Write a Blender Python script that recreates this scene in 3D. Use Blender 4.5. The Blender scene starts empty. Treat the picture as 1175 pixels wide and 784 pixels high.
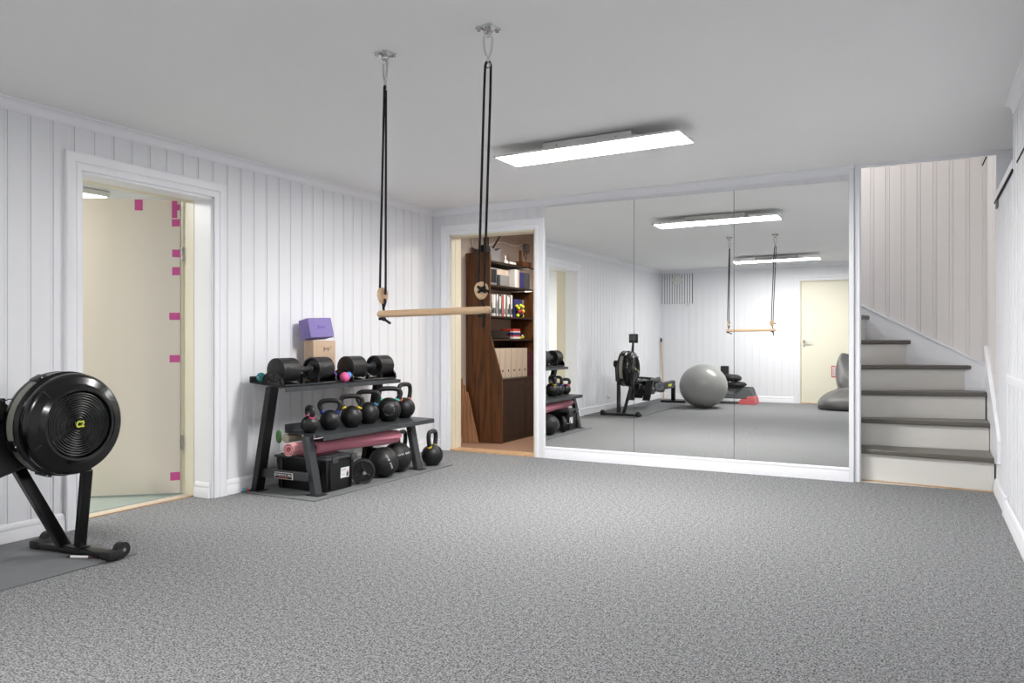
import bpy, bmesh, math, random
from mathutils import Vector, Matrix
random.seed(7)
R = math.radians
PI = math.pi
SC = bpy.context.scene
COL = SC.collection

# ---------------------------------------------------------------- camera
XL, YB, YR, XR = -4.178, 6.292, -1.093, 0.45
HGT = 2.3
def zc(x): return HGT + 0.0115 * (x - XL)          # the ceiling rises a little to the right
cam = bpy.data.cameras.new('camera'); camo = bpy.data.objects.new('camera', cam); COL.objects.link(camo)
cam.sensor_width = 36; cam.lens = 893.25 * 36 / 1175; cam.shift_y = -1.67 / 1175
cam.clip_start = 0.02
camo.location = (0, 0, 1.0524); camo.rotation_euler = (R(90), 0, R(27.787))
SC.camera = camo
# ---------------------------------------------------------------- light and exposure
SC.view_settings.view_transform = 'Standard'; SC.view_settings.look = 'None'
SC.view_settings.exposure = 2.08; SC.view_settings.gamma = 1.0; SC.view_settings.use_curve_mapping = False
w = bpy.data.worlds.new('world'); SC.world = w; w.use_nodes = True
w.node_tree.nodes['Background'].inputs[0].default_value = (0.8, 0.85, 1, 1)
w.node_tree.nodes['Background'].inputs[1].default_value = 0.3
LAMP = 20.5
def area(name, loc, sx, sy, power, color=(1, 1, 1), rot=(0, 0, 0)):
    l = bpy.data.lights.new(name, 'AREA'); l.shape = 'RECTANGLE'; l.size = sx; l.size_y = sy; l.energy = power; l.color = color
    o = bpy.data.objects.new(name, l); o.location = loc; o.rotation_euler = rot; COL.objects.link(o); return o
area('daylight_upstairs', (-1.5, 6.8, 3.0), 0.6, 0.7, 3.6, (1, 0.985, 0.98), (0, R(-62), 0))
area('side_room_light', (-5.6, 2.6, 2.2), 0.8, 0.8, 14, (1, 0.98, 0.94))
area('storage_light', (-3.1, 7.2, 2.2), 0.5, 0.5, 7, (1, 0.93, 0.85))

# ---------------------------------------------------------------- materials
def s2l(c):
    c = c / 255.0
    return c / 12.92 if c <= 0.04045 else ((c + 0.055) / 1.055) ** 2.4
def rgb(t): return (s2l(t[0]), s2l(t[1]), s2l(t[2]), 1)
def mat(name, c, rough=0.5, metal=0.0, var=0.06, scale=30.0, bump=0.0, spec=0.5, coat=0.0, emit=None, strength=0, sheen=0):
    m = bpy.data.materials.new(name); m.use_nodes = True
    nt = m.node_tree; N = nt.nodes; L = nt.links; b = N['Principled BSDF']
    b.inputs['Roughness'].default_value = rough; b.inputs['Metallic'].default_value = metal
    b.inputs['Specular IOR Level'].default_value = spec; b.inputs['Coat Weight'].default_value = coat
    b.inputs['Sheen Weight'].default_value = sheen
    tc = N.new('ShaderNodeTexCoord'); no = N.new('ShaderNodeTexNoise'); no.inputs['Scale'].default_value = scale; no.inputs['Detail'].default_value = 4
    L.new(tc.outputs['Object'], no.inputs['Vector'])
    mx = N.new('ShaderNodeMix'); mx.data_type = 'RGBA'
    c1 = rgb(c); mx.inputs[6].default_value = tuple(v * (1 - var) for v in c1[:3]) + (1,); mx.inputs[7].default_value = tuple(min(1, v * (1 + var)) for v in c1[:3]) + (1,)
    L.new(no.outputs['Fac'], mx.inputs[0]); L.new(mx.outputs[2], b.inputs['Base Color'])
    if bump:
        bp = N.new('ShaderNodeBump'); bp.inputs['Strength'].default_value = bump; bp.inputs['Distance'].default_value = 0.002
        L.new(no.outputs['Fac'], bp.inputs['Height']); L.new(bp.outputs[0], b.inputs['Normal'])
    if emit:
        b.inputs['Emission Color'].default_value = emit + (1,); b.inputs['Emission Strength'].default_value = strength
    return m
M = {}
M['paint'] = mat('white_panel_paint', (240, 241, 245), 0.45, var=0.012, scale=6)
M['trim'] = mat('white_trim_paint', (245, 246, 250), 0.35, var=0.008, scale=6)
M['ceil'] = mat('ceiling_paint', (243, 243, 243), 0.9, var=0.012, scale=3)
M['pinkpaint'] = mat('warm_white_paint', (234, 231, 229), 0.5, var=0.015, scale=6)
M['cream'] = mat('cream_door_paint', (226, 219, 206), 0.4, var=0.015, scale=4)
M['creamf'] = mat('cream_frame_paint', (232, 226, 205), 0.35, var=0.02, scale=8)
M['creamr'] = mat('cream_yellow_door_paint', (238, 234, 214), 0.4, var=0.01, scale=4)
M['riser'] = mat('stair_riser_paint', (226, 224, 218), 0.4, var=0.03, scale=5)
M['tread'] = mat('stair_tread_paint', (98, 94, 87), 0.35, var=0.08, scale=9)
M['black'] = mat('black_powder_coat', (16, 17, 18), 0.42, var=0.15, scale=80, bump=0.05)
M['iron'] = mat('black_cast_iron', (17, 18, 19), 0.45, var=0.25, scale=120, bump=0.3)
M['rackg'] = mat('charcoal_steel', (52, 55, 58), 0.42, var=0.1, scale=90, bump=0.05)
M['rackb'] = mat('dark_rack_steel', (14, 15, 16), 0.45, var=0.1, scale=90)
M['gloss'] = mat('gloss_black_plastic', (6, 6, 7), 0.2, var=0.2, scale=20)
M['satin'] = mat('satin_black_plastic', (15, 16, 17), 0.34, var=0.2, scale=60)
M['grille'] = mat('perforated_grey_band', (120, 120, 112), 0.55, var=0.3, scale=220, bump=0.4)
M['rubber'] = mat('rubber_mat', (112, 114, 116), 0.75, var=0.2, scale=7, bump=0.3)
M['rubberd'] = mat('dark_rubber', (24, 25, 26), 0.55, var=0.2, scale=50, bump=0.2)
M['steel'] = mat('brushed_steel', (190, 190, 190), 0.25, 1.0, var=0.1, scale=60)
M['chrome'] = mat('chrome', (215, 215, 215), 0.12, 1.0, var=0.05)
M['alu'] = mat('aluminium_rail', (150, 152, 154), 0.35, 0.9, var=0.08, scale=40)
M['grey'] = mat('grey_plastic', (126, 128, 130), 0.5, var=0.06)
M['dgrey'] = mat('dark_grey_plastic', (74, 77, 79), 0.5, var=0.1)
M['red'] = mat('coral_red_plastic', (206, 96, 100), 0.5, var=0.05)
M['ball'] = mat('silver_vinyl', (144, 145, 143), 0.3, var=0.03, scale=5)
M['bean'] = mat('grey_nylon', (88, 87, 86), 0.5, var=0.06, scale=6, bump=0.6, sheen=0.2)
M['pink'] = mat('light_pink_foam', (226, 160, 164), 0.8, var=0.05, scale=60, bump=0.1)
M['mauve'] = mat('mauve_pink_foam', (196, 122, 138), 0.65, var=0.05, scale=60, bump=0.1)
M['beige'] = mat('beige_foam', (190, 182, 164), 0.8)
M['green'] = mat('green_band', (96, 150, 84), 0.6, var=0.1)
M['purple'] = mat('purple_foam', (134, 120, 178), 0.75, var=0.05, scale=70, bump=0.1)
M['rope'] = mat('black_rope', (16, 17, 19), 0.8, var=0.3, scale=300, bump=0.4)
M['white'] = mat('white_plastic', (232, 232, 230), 0.4, var=0.01)
M['mark'] = mat('white_print', (225, 225, 225), 0.6, var=0.01)
M['ink'] = mat('black_ink', (22, 22, 22), 0.7, var=0.01)
M['tape'] = mat('magenta_tape', (206, 84, 152), 0.55, var=0.05, scale=40)
M['teal'] = mat('teal_rubber', (52, 142, 150), 0.6)
M['skin'] = mat('pink_ball_rubber', (226, 96, 150), 0.5)
M['blueb'] = mat('light_blue_rubber', (84, 142, 214), 0.5)
M['lime'] = mat('lime_yellow_print', (214, 222, 60), 0.5, var=0.01)
M['greenfloor'] = mat('green_linoleum', (150, 162, 154), 0.5, var=0.08, scale=10)
M['beigewall'] = mat('beige_plaster', (190, 178, 170), 0.8, var=0.05, scale=4)
M['brownfloor'] = mat('red_brown_linoleum', (150, 118, 98), 0.6, var=0.18, scale=14)
M['navy'] = mat('navy_card', (52, 54, 110), 0.5)
M['maroon'] = mat('maroon_card', (92, 48, 60), 0.5)
M['redp'] = mat('red_print', (196, 66, 58), 0.5)
M['box'] = mat('black_box_plastic', (10, 11, 12), 0.38, var=0.2, scale=40)
M['lid'] = mat('grey_box_lid', (58, 61, 63), 0.4, var=0.12, scale=40)
M['screen'] = mat('dark_screen', (26, 30, 30), 0.15)
M['dark'] = mat('dark_gap', (30, 30, 32), 0.9)
M['frost'] = mat('lamp_diffuser', (255, 255, 255), 0.5, emit=(1, 0.985, 0.97), strength=LAMP)
M['frost2'] = mat('rear_lamp_diffuser', (255, 255, 255), 0.5, emit=(1, 0.985, 0.97), strength=LAMP * .76)
M['lamp1'] = mat('side_lamp_diffuser', (255, 255, 255), 0.5, emit=(1, 0.98, 0.94), strength=3)
M['lamp2'] = mat('warm_lamp_tube', (255, 255, 255), 0.5, emit=(1, 0.92, 0.82), strength=2.2)

def wood(name, c1, c2, sc=(1, 1, 12), rough=0.4, ws=2.0):
    m = bpy.data.materials.new(name); m.use_nodes = True; nt = m.node_tree; N = nt.nodes; L = nt.links; b = N['Principled BSDF']
    tc = N.new('ShaderNodeTexCoord'); mp = N.new('ShaderNodeMapping'); mp.inputs['Scale'].default_value = sc
    no = N.new('ShaderNodeTexNoise'); no.inputs['Scale'].default_value = ws; no.inputs['Detail'].default_value = 6; no.inputs['Distortion'].default_value = 0.6
    rp = N.new('ShaderNodeValToRGB'); rp.color_ramp.elements[0].position = 0.3; rp.color_ramp.elements[1].position = 0.7
    rp.color_ramp.elements[0].color = rgb(c1); rp.color_ramp.elements[1].color = rgb(c2)
    L.new(tc.outputs['Object'], mp.inputs[0]); L.new(mp.outputs[0], no.inputs['Vector']); L.new(no.outputs['Fac'], rp.inputs[0]); L.new(rp.outputs[0], b.inputs['Base Color'])
    b.inputs['Roughness'].default_value = rough
    return m
M['walnut'] = wood('dark_mahogany', (62, 38, 20), (112, 72, 40), (14, 14, 1.2))
M['walnutd'] = wood('dark_brown_veneer', (34, 24, 18), (54, 38, 27), (10, 10, 1.2))
M['birch'] = wood('light_beech', (208, 172, 134), (224, 194, 158), (1.5, 40, 40))
M['oakpale'] = wood('pale_file_board', (186, 172, 156), (212, 200, 184), (30, 30, 2))
M['plank'] = wood('plank_oak', (140, 98, 68), (176, 132, 98), (20, 20, 2))
M['thresh'] = wood('threshold_pine', (190, 150, 110), (210, 176, 138), (6, 6, 6))
M['cork'] = wood('cork', (186, 158, 134), (204, 180, 156), (1, 1, 1), 0.85, 160)

def carpet():
    m = bpy.data.materials.new('grey_loop_carpet'); m.use_nodes = True; nt = m.node_tree; N = nt.nodes; L = nt.links; b = N['Principled BSDF']
    tc = N.new('ShaderNodeTexCoord')
    n1 = N.new('ShaderNodeTexNoise'); n1.inputs['Scale'].default_value = 150; n1.inputs['Detail'].default_value = 2; n1.inputs['Roughness'].default_value = 0.6
    n2 = N.new('ShaderNodeTexNoise'); n2.inputs['Scale'].default_value = 48; n2.inputs['Detail'].default_value = 3; n2.inputs['Roughness'].default_value = 0.7
    ad = N.new('ShaderNodeMix'); ad.data_type = 'FLOAT'; ad.inputs[0].default_value = 0.30
    rp = N.new('ShaderNodeValToRGB'); e = rp.color_ramp.elements
    e[0].position = 0.40; e[0].color = rgb((72, 73, 75)); e[1].position = 0.60; e[1].color = rgb((168, 169, 170))
    for n in (n1, n2): L.new(tc.outputs['Object'], n.inputs['Vector'])
    L.new(n1.outputs['Fac'], ad.inputs[2]); L.new(n2.outputs['Fac'], ad.inputs[3]); L.new(ad.outputs[0], rp.inputs[0])
    L.new(rp.outputs[0], b.inputs['Base Color']); b.inputs['Roughness'].default_value = 0.95; b.inputs['Specular IOR Level'].default_value = 0.1
    bp = N.new('ShaderNodeBump'); bp.inputs['Strength'].default_value = 0.2; bp.inputs['Distance'].default_value = 0.003
    L.new(ad.outputs[0], bp.inputs['Height']); L.new(bp.outputs[0], b.inputs['Normal'])
    return m
M['carpet'] = carpet()
M['thresh2'] = mat('pale_threshold', (206, 194, 176), .45)
M['grey_ceiling'] = mat('grey_white_ceiling', (205, 203, 200), 0.9, var=.02)
def mirror_mat():
    m = bpy.data.materials.new('mirror_glass'); m.use_nodes = True; b = m.node_tree.nodes['Principled BSDF']
    b.inputs['Base Color'].default_value = (0.94, 0.95, 0.935, 1); b.inputs['Metallic'].default_value = 1; b.inputs['Roughness'].default_value = 0.0
    return m
M['mirror'] = mirror_mat()

# ---------------------------------------------------------------- mesh helpers
def tag(o, label=None, cat=None, group=None, kind=None):
    if label: o['label'] = label
    if cat: o['category'] = cat
    if group: o['group'] = group
    if kind: o['kind'] = kind
    return o
def thing(name, loc, label, cat, group=None, rz=0.0, rot=None):
    o = bpy.data.objects.new(name, None); o.location = loc; o.rotation_euler = rot or (0, 0, rz); o.empty_display_size = 0.1
    COL.objects.link(o); return tag(o, label, cat, group)
def mworld(o):
    m = o.matrix_basis.copy()
    while o.parent: o = o.parent; m = o.matrix_basis @ m
    return m
class MB:
    def __init__(s): s.bm = bmesh.new()
    def _add(s, verts, faces):
        vs = [s.bm.verts.new(v) for v in verts]
        for f in faces:
            try: s.bm.faces.new([vs[i] for i in f])
            except ValueError: pass
        return vs
    def box(s, x0, x1, y0, y1, z0, z1, M4=None):
        v = [Vector((x, y, z)) for z in (z0, z1) for y in (y0, y1) for x in (x0, x1)]
        if M4: v = [M4 @ a for a in v]
        s._add(v, [(0, 2, 3, 1), (4, 5, 7, 6), (0, 1, 5, 4), (2, 6, 7, 3), (0, 4, 6, 2), (1, 3, 7, 5)]); return s
    def rbox(s, x0, x1, y0, y1, z0, z1, r=0.01, seg=3, M4=None):
        t = bmesh.new(); bmesh.ops.create_cube(t, size=1)
        for v in t.verts: v.co = Vector((x0 + (v.co.x + .5) * (x1 - x0), y0 + (v.co.y + .5) * (y1 - y0), z0 + (v.co.z + .5) * (z1 - z0)))
        bmesh.ops.bevel(t, geom=t.edges[:], offset=r, segments=seg, profile=0.5, affect='EDGES')
        idx = {v: i for i, v in enumerate(t.verts)}
        s._add([(M4 @ v.co) if M4 else v.co.copy() for v in t.verts], [[idx[v] for v in f.verts] for f in t.faces]); t.free(); return s
    def prism(s, poly, fn, h0, h1):
        n = len(poly)
        v = [Vector(fn(p[0], p[1], h0)) for p in poly] + [Vector(fn(p[0], p[1], h1)) for p in poly]
        s._add(v, [tuple(range(n))[::-1], tuple(range(n, 2 * n))] + [(i, (i + 1) % n, n + (i + 1) % n, n + i) for i in range(n)]); return s
    def frame(s, d):
        d = Vector(d).normalized(); a = Vector((0, 0, 1)) if abs(d.z) < 0.9 else Vector((1, 0, 0))
        u = d.cross(a).normalized(); return u, d.cross(u).normalized()
    def cyl(s, p0, p1, r0, r1=None, seg=16, caps=True):
        r1 = r0 if r1 is None else r1; p0 = Vector(p0); p1 = Vector(p1); u, v = s.frame(p1 - p0)
        V = [p0 + u * (math.cos(2 * PI * i / seg) * r0) + v * (math.sin(2 * PI * i / seg) * r0) for i in range(seg)]
        V += [p1 + u * (math.cos(2 * PI * i / seg) * r1) + v * (math.sin(2 * PI * i / seg) * r1) for i in range(seg)]
        F = [(i, (i + 1) % seg, seg + (i + 1) % seg, seg + i) for i in range(seg)]
        if caps: F += [tuple(range(seg))[::-1], tuple(range(seg, 2 * seg))]
        s._add(V, F); return s
    def tube(s, pts, r, seg=10, closed=False, smooth=0):
        pts = [Vector(p) for p in pts]
        for _ in range(smooth):
            q = []; n = len(pts)
            for i in range(n if closed else n - 1):
                a, b = pts[i], pts[(i + 1) % n]; q += [a * .75 + b * .25, a * .25 + b * .75]
            pts = q if closed else [pts[0]] + q + [pts[-1]]
        n = len(pts); rs = r if isinstance(r, (list, tuple)) else [r] * n
        if len(rs) != n: rs = [rs[min(len(rs) - 1, int(i / (n - 1) * (len(rs) - 1) + .5))] for i in range(n)]
        V = []; up = None
        for i in range(n):
            if closed: d = pts[(i + 1) % n] - pts[i - 1]
            else: d = pts[min(i + 1, n - 1)] - pts[max(i - 1, 0)]
            d.normalize()
            if up is None: u, _v = s.frame(d); up = u
            up = (up - d * up.dot(d)); up.normalize(); v = d.cross(up)
            V += [pts[i] + (up * math.cos(2 * PI * k / seg) + v * math.sin(2 * PI * k / seg)) * rs[i] for k in range(seg)]
        F = [];
        for i in range(n if closed else n - 1):
            j = (i + 1) % n
            F += [(i * seg + k, i * seg + (k + 1) % seg, j * seg + (k + 1) % seg, j * seg + k) for k in range(seg)]
        if not closed: F += [tuple(range(seg))[::-1], tuple(range((n - 1) * seg, n * seg))]
        s._add(V, F); return s
    def lathe(s, prof, O, axis, seg=32, sx=1, sy=1):
        O = Vector(O); d = Vector(axis).normalized(); u, v = s.frame(d); V = []; F = []
        for (r, h) in prof: V += [O + d * h + (u * math.cos(2 * PI * k / seg) * sx + v * math.sin(2 * PI * k / seg) * sy) * max(r, 1e-5) for k in range(seg)]
        for i in range(len(prof) - 1): F += [(i * seg + k, i * seg + (k + 1) % seg, (i + 1) * seg + (k + 1) % seg, (i + 1) * seg + k) for k in range(seg)]
        F += [tuple(range(seg))[::-1], tuple(range((len(prof) - 1) * seg, len(prof) * seg))]
        s._add(V, F); return s
    def ball(s, c, r, su=24, sv=16, e=1.0):
        r = (r, r, r) if not isinstance(r, (tuple, list)) else r
        t = bmesh.new(); bmesh.ops.create_uvsphere(t, u_segments=su, v_segments=sv, radius=1)
        idx = {v: i for i, v in enumerate(t.verts)}
        s._add([Vector((c[0] + v.co.x * r[0], c[1] + v.co.y * r[1], c[2] + v.co.z * r[2])) for v in t.verts], [[idx[v] for v in f.verts] for f in t.faces]); t.free(); return s
    def build(s, name, m, parent=None, world=False, bevel=0, smooth=40, origin=True):
        bm = s.bm
        bmesh.ops.recalc_face_normals(bm, faces=bm.faces)
        o = bpy.data.objects.new(name, None) if False else None
        me = bpy.data.meshes.new(name)
        if parent is not None and world: bm.transform(mworld(parent).inverted())
        if parent is None and origin and len(bm.verts):
            xs = [v.co.x for v in bm.verts]; ys = [v.co.y for v in bm.verts]; zs = [v.co.z for v in bm.verts]
            c = Vector(((min(xs) + max(xs)) / 2, (min(ys) + max(ys)) / 2, min(zs))); bm.transform(Matrix.Translation(-c))
        else: c = Vector((0, 0, 0))
        bm.to_mesh(me); bm.free()
        if smooth:
            for p in me.polygons: p.use_smooth = True
            me.set_sharp_from_angle(angle=R(smooth))
        o = bpy.data.objects.new(name, me); o.location = c
        if m is not None: me.materials.append(M[m] if isinstance(m, str) else m)
        if parent is not None: o.parent = parent
        COL.objects.link(o)
        if bevel:
            b = o.modifiers.new('bevel', 'BEVEL'); b.width = bevel; b.segments = 2; b.limit_method = 'ANGLE'; b.angle_limit = R(50)
        return o
def text(s, size, m, parent, O, xd, yd, name='lettering', ext=0.0006, align='CENTER', sx=1.0, shear=0, fat=0):
    """flat raised lettering standing at world point O, reading along xd with its top towards yd"""
    cu = bpy.data.curves.new(name, 'FONT'); cu.body = s; cu.size = size; cu.extrude = ext; cu.offset = fat; cu.align_x = align; cu.align_y = 'CENTER'; cu.shear = shear; cu.resolution_u = 3
    t = bpy.data.objects.new(name, cu); COL.objects.link(t); bpy.context.view_layer.update()
    me = bpy.data.meshes.new_from_object(t.evaluated_get(bpy.context.evaluated_depsgraph_get()))
    bpy.data.objects.remove(t)
    xd = Vector(xd).normalized(); yd = Vector(yd); yd = (yd - xd * yd.dot(xd)).normalized(); zd = xd.cross(yd)
    W = Matrix.Translation(Vector(O)) @ Matrix((xd, yd, zd)).transposed().to_4x4() @ Matrix.Diagonal((sx, 1, 1, 1))
    me.transform(mworld(parent).inverted() @ W)
    o = bpy.data.objects.new(name, me); me.materials.clear(); me.materials.append(M[m]); o.parent = parent; COL.objects.link(o); return o
def copy_tree(o, parent=None):
    c = o.copy(); COL.objects.link(c); c.parent = parent
    for ch in [x for x in bpy.data.objects if x.parent == o]: copy_tree(ch, c)
    return c
def struct(o): o['kind'] = 'structure'; return o
def rotz(a): return Matrix.Rotation(a, 4, 'Z')

# ================================================================ SETTING
def boards(mb, pt, u0, u1, z0, z1f, phase, pitch=0.12):
    """vertical panelling between u0 and u1: pt(u, depth, z) -> world; z1f(u) top"""
    prof = [(0.0, 0.007), (0.0009, 0.006), (0.0016, 0.0), (pitch - 0.029, 0.0), (pitch - 0.0265, 0.0028), (pitch - 0.015, 0.0028), (pitch - 0.0138, 0.0014), (pitch - 0.0122, 0.0014), (pitch - 0.011, 0.0028), (pitch - 0.0014, 0.0028), (pitch - 0.0008, 0.006), (pitch - 0.0001, 0.007)]
    k0 = math.floor((u0 - phase) / pitch) - 1; P = []
    k = k0
    while True:
        s0 = phase + k * pitch
        if s0 > u1: break
        for du, d in prof: P.append((s0 + du, d))
        k += 1
    def dep(u):
        for a, b in zip(P, P[1:]):
            if a[0] <= u <= b[0]: return a[1] + (b[1] - a[1]) * (u - a[0]) / max(1e-9, b[0] - a[0])
        return 0
    Q = [(u0, dep(u0))] + [p for p in P if u0 + 1e-4 < p[0] < u1 - 1e-4] + [(u1, dep(u1))]
    V = [Vector(pt(u, d, z0)) for u, d in Q] + [Vector(pt(u, d, z1f(u))) for u, d in Q]; n = len(Q)
    mb._add(V, [(i, i + 1, n + i + 1, n + i) for i in range(n - 1)])
TOP = 2.5
ZD1, ZD2, ZD3 = 2.004, 2.050, 2.035
D1 = (2.737, 3.660); D2 = (-3.980, -3.078); D3 = (-1.794, -0.92)
def wallseg(mb, pt, u0, u1, z0, z1, thick, phase, pitch=0.12):
    boards(mb, pt, u0, u1, z0, lambda u: z1, phase, pitch)
    a = pt(u0, 0.0125, z0); b = pt(u1, thick, z1)
    mb.box(min(a[0], b[0]), max(a[0], b[0]), min(a[1], b[1]), max(a[1], b[1]), z0, z1)
# left wall
lp = lambda u, d, z: (XL - d, u, z)
mb = MB()
for a in ((YR - .1, D1[0], 0, TOP), (D1[0], D1[1], ZD1, TOP), (D1[1], YB + .15, 0, TOP)): wallseg(mb, lp, a[0], a[1], a[2], a[3], 0.165, 2.341)
struct(mb.build('wall_left', 'paint', smooth=0))
bp_ = lambda u, d, z: (u, YB + d, z)
mb = MB()
wallseg(mb, bp_, XL, D2[0], 0, TOP, .15, -4.052, .1131); wallseg(mb, bp_, D2[0], D2[1], ZD2, TOP, .15, -4.052, .1131)
wallseg(mb, bp_, D2[1], -0.425, 0, TOP, .13, -4.052, .1131)
struct(mb.build('wall_back', 'paint', smooth=0))
rp_ = lambda u, d, z: (XR + d, u, z)
mb = MB()
wallseg(mb, rp_, YR - .1, 5.09, 0, TOP, .12, 0.03)
wallseg(mb, rp_, 5.09, 6.29, 0, 2.0, .12, 0.03)
mb.box(XR + .115, XR + .16, 5.05, 6.4, 1.9, TOP)
mb.box(XR + .0005, XR + .12, 6.285, 6.40, 2.0, TOP)
struct(mb.build('wall_right', 'paint', smooth=0))
re_ = lambda u, d, z: (u, YR - d, z)
mb = MB()
wallseg(mb, re_, XL, D3[0], 0, TOP, .12, -4.12); wallseg(mb, re_, D3[0], D3[1], ZD3, TOP, .12, -4.12); wallseg(mb, re_, D3[1], XR + .1, 0, TOP, .12, -4.12)
struct(mb.build('wall_rear', 'paint', smooth=0))
# floor
mb = MB(); mb.box(XL - .02, XR + .12, YR - .12, YB + .02, -.05, 0); struct(mb.build('floor', 'carpet', smooth=0, origin=False))
# ceiling: the slab ends above the stair
mb = MB()
x0, x1, y0, y1 = XL - .01, XR + .2, YR - .1, YB + .02
V = [(x0, y0, zc(x0)), (x1, y0, zc(x1)), (x1, y1, zc(x1)), (x0, y1, zc(x0)), (x0, y0, TOP + .1), (x1, y0, TOP + .1), (x1, y1, TOP + .1), (x0, y1, TOP + .1)]
mb._add([Vector(v) for v in V], [(0, 3, 2, 1), (4, 5, 6, 7), (0, 1, 5, 4), (1, 2, 6, 5), (2, 3, 7, 6), (3, 0, 4, 7)])
struct(mb.build('ceiling', 'ceil', smooth=0, origin=False))

# mouldings: profile (out, up) swept between two points
def sweep(mb, prof, A, B, out):
    A = Vector(A); B = Vector(B); out = Vector(out); n = len(prof)
    V = [A + out * d + Vector((0, 0, h)) for d, h in prof] + [B + out * d + Vector((0, 0, h)) for d, h in prof]
    mb._add(V, [tuple(range(n))[::-1], tuple(range(n, 2 * n))] + [(i, (i + 1) % n, n + (i + 1) % n, n + i) for i in range(n)])
crown = [(-.004, -.058), (.006, -.058), (.008, -.052)] + [(.010 + .032 * (1 - math.cos(a)), -.050 + .042 * math.sin(a)) for a in [R(x) for x in (0, 15, 30, 45, 60, 75, 90)]] + [(.046, -.006), (.047, .002), (-.004, .002)]
base = [(-.004, 0), (.015, 0), (.015, .062), (.0125, .066), (.0125, .07), (.014, .074), (.0135, .082), (.010, .090), (.009, .096), (.006, .100), (-.004, .103)]
def trim(name, prof, segs, m='trim'):
    mb = MB()
    for A, B, o in segs: sweep(mb, prof, A, B, o)
    return struct(mb.build(name, m, smooth=50, origin=False))
trim('trim_1', crown, [((XL, YR, zc(XL)), (XL, YB, zc(XL)), (1, 0, 0))])
trim('trim_2', crown, [((XL, YB, zc(XL)), (-.445, YB, zc(-.445)), (0, -1, 0))])
trim('trim_3', crown, [((XR, YR, zc(XR)), (XR, 5.09, zc(XR)), (-1, 0, 0))])
trim('trim_4', crown, [((XL, YR, zc(XL)), (XR, YR, zc(XR)), (0, 1, 0))])
trim('baseboard_left', base, [((XL, YR, 0), (XL, D1[0] - .1, 0), (1, 0, 0)), ((XL, D1[1] + .1, 0), (XL, YB, 0), (1, 0, 0)), ((XL - .012, D1[1] - .0165, 0), (XL - .150, D1[1] - .0165, 0), (0, -1, 0))])
trim('baseboard_back', base, [((XL, YB, 0), (D2[0] - .1, YB, 0), (0, -1, 0))])
trim('baseboard_rear', base, [((XL, YR, 0), (D3[0] - .1, YR, 0), (0, 1, 0)), ((D3[1] + .1, YR, 0), (XR, YR, 0), (0, 1, 0))])
trim('baseboard_right', base, [((XR, 5.50, 0), (XR, YB - .01, 0), (-1, 0, 0)), ((XR - .008, YR, 0), (XR - .008, 5.46, 0), (-1, 0, 0))])
# little corner block of the right baseboard
mb = MB(); mb.box(XR - .026, XR + .002, 5.455, 5.505, 0, .112); mb.box(XR - .022, XR + .002, 5.452, 5.508, .112, .12); struct(mb.build('trim_5', 'trim', bevel=.002, origin=False))
# right wall: dado rail, shelf strip, dark slots, corner fittings
mb = MB(); mb.box(XR - .014, XR + .002, YR, 5.44, .80, .845); mb.box(XR - .008, XR + .002, YR, 5.44, .795, .80); mb.box(XR - .006, XR + .002, 5.425, 5.44, .10, .80)
struct(mb.build('trim_6', 'trim', bevel=.002, origin=False))
mb = MB(); mb.box(XR - .012, XR + .12, 5.09, 6.29, 2.0, 2.05)
struct(mb.build('trim_7', 'trim', bevel=.002, origin=False))
mb = MB(); mb.box(XR - .0125, XR - .002, 5.10, 6.28, 1.988, 2.0); mb.box(XR - .003, XR + .002, YR, 4.95, 2.0, 2.012)
struct(mb.build('trim_8', 'dark', origin=False))
mb = MB(); mb.box(XR - .006, XR + .01, 5.055, 5.09, 0.85, zc(XR) - .055); struct(mb.build('trim_9', 'trim', bevel=.002, origin=False))

# door casings (three mitred sides, one profile: distance from the opening, thickness)
cas = [(0, 0), (0, .012), (.006, .015), (.030, .015), (.034, .011), (.040, .011), (.046, .017), (.082, .020), (.090, .023), (.097, .020), (.100, 0)]
def casing(name, pt, u0, u1, zt, prof=cas):
    mb = MB(); V = []; n = len(prof)
    for (d, h) in prof:
        for (u, z) in ((u0 - d, 0.0), (u0 - d, zt + d), (u1 + d, zt + d), (u1 + d, 0.0)): V.append(Vector(pt(u, -h, z)))
    F = []
    for i in range(n - 1):
        for k in range(3): F.append((i * 4 + k, i * 4 + k + 1, (i + 1) * 4 + k + 1, (i + 1) * 4 + k))
    mb._add(V, F); return struct(mb.build(name, 'trim', smooth=30, origin=False))
casing('trim_10', lp, D1[0], D1[1], ZD1)
casing('trim_11', bp_, D2[0], D2[1], ZD2)
casing('trim_12', re_, D3[0], D3[1], ZD3)
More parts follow.
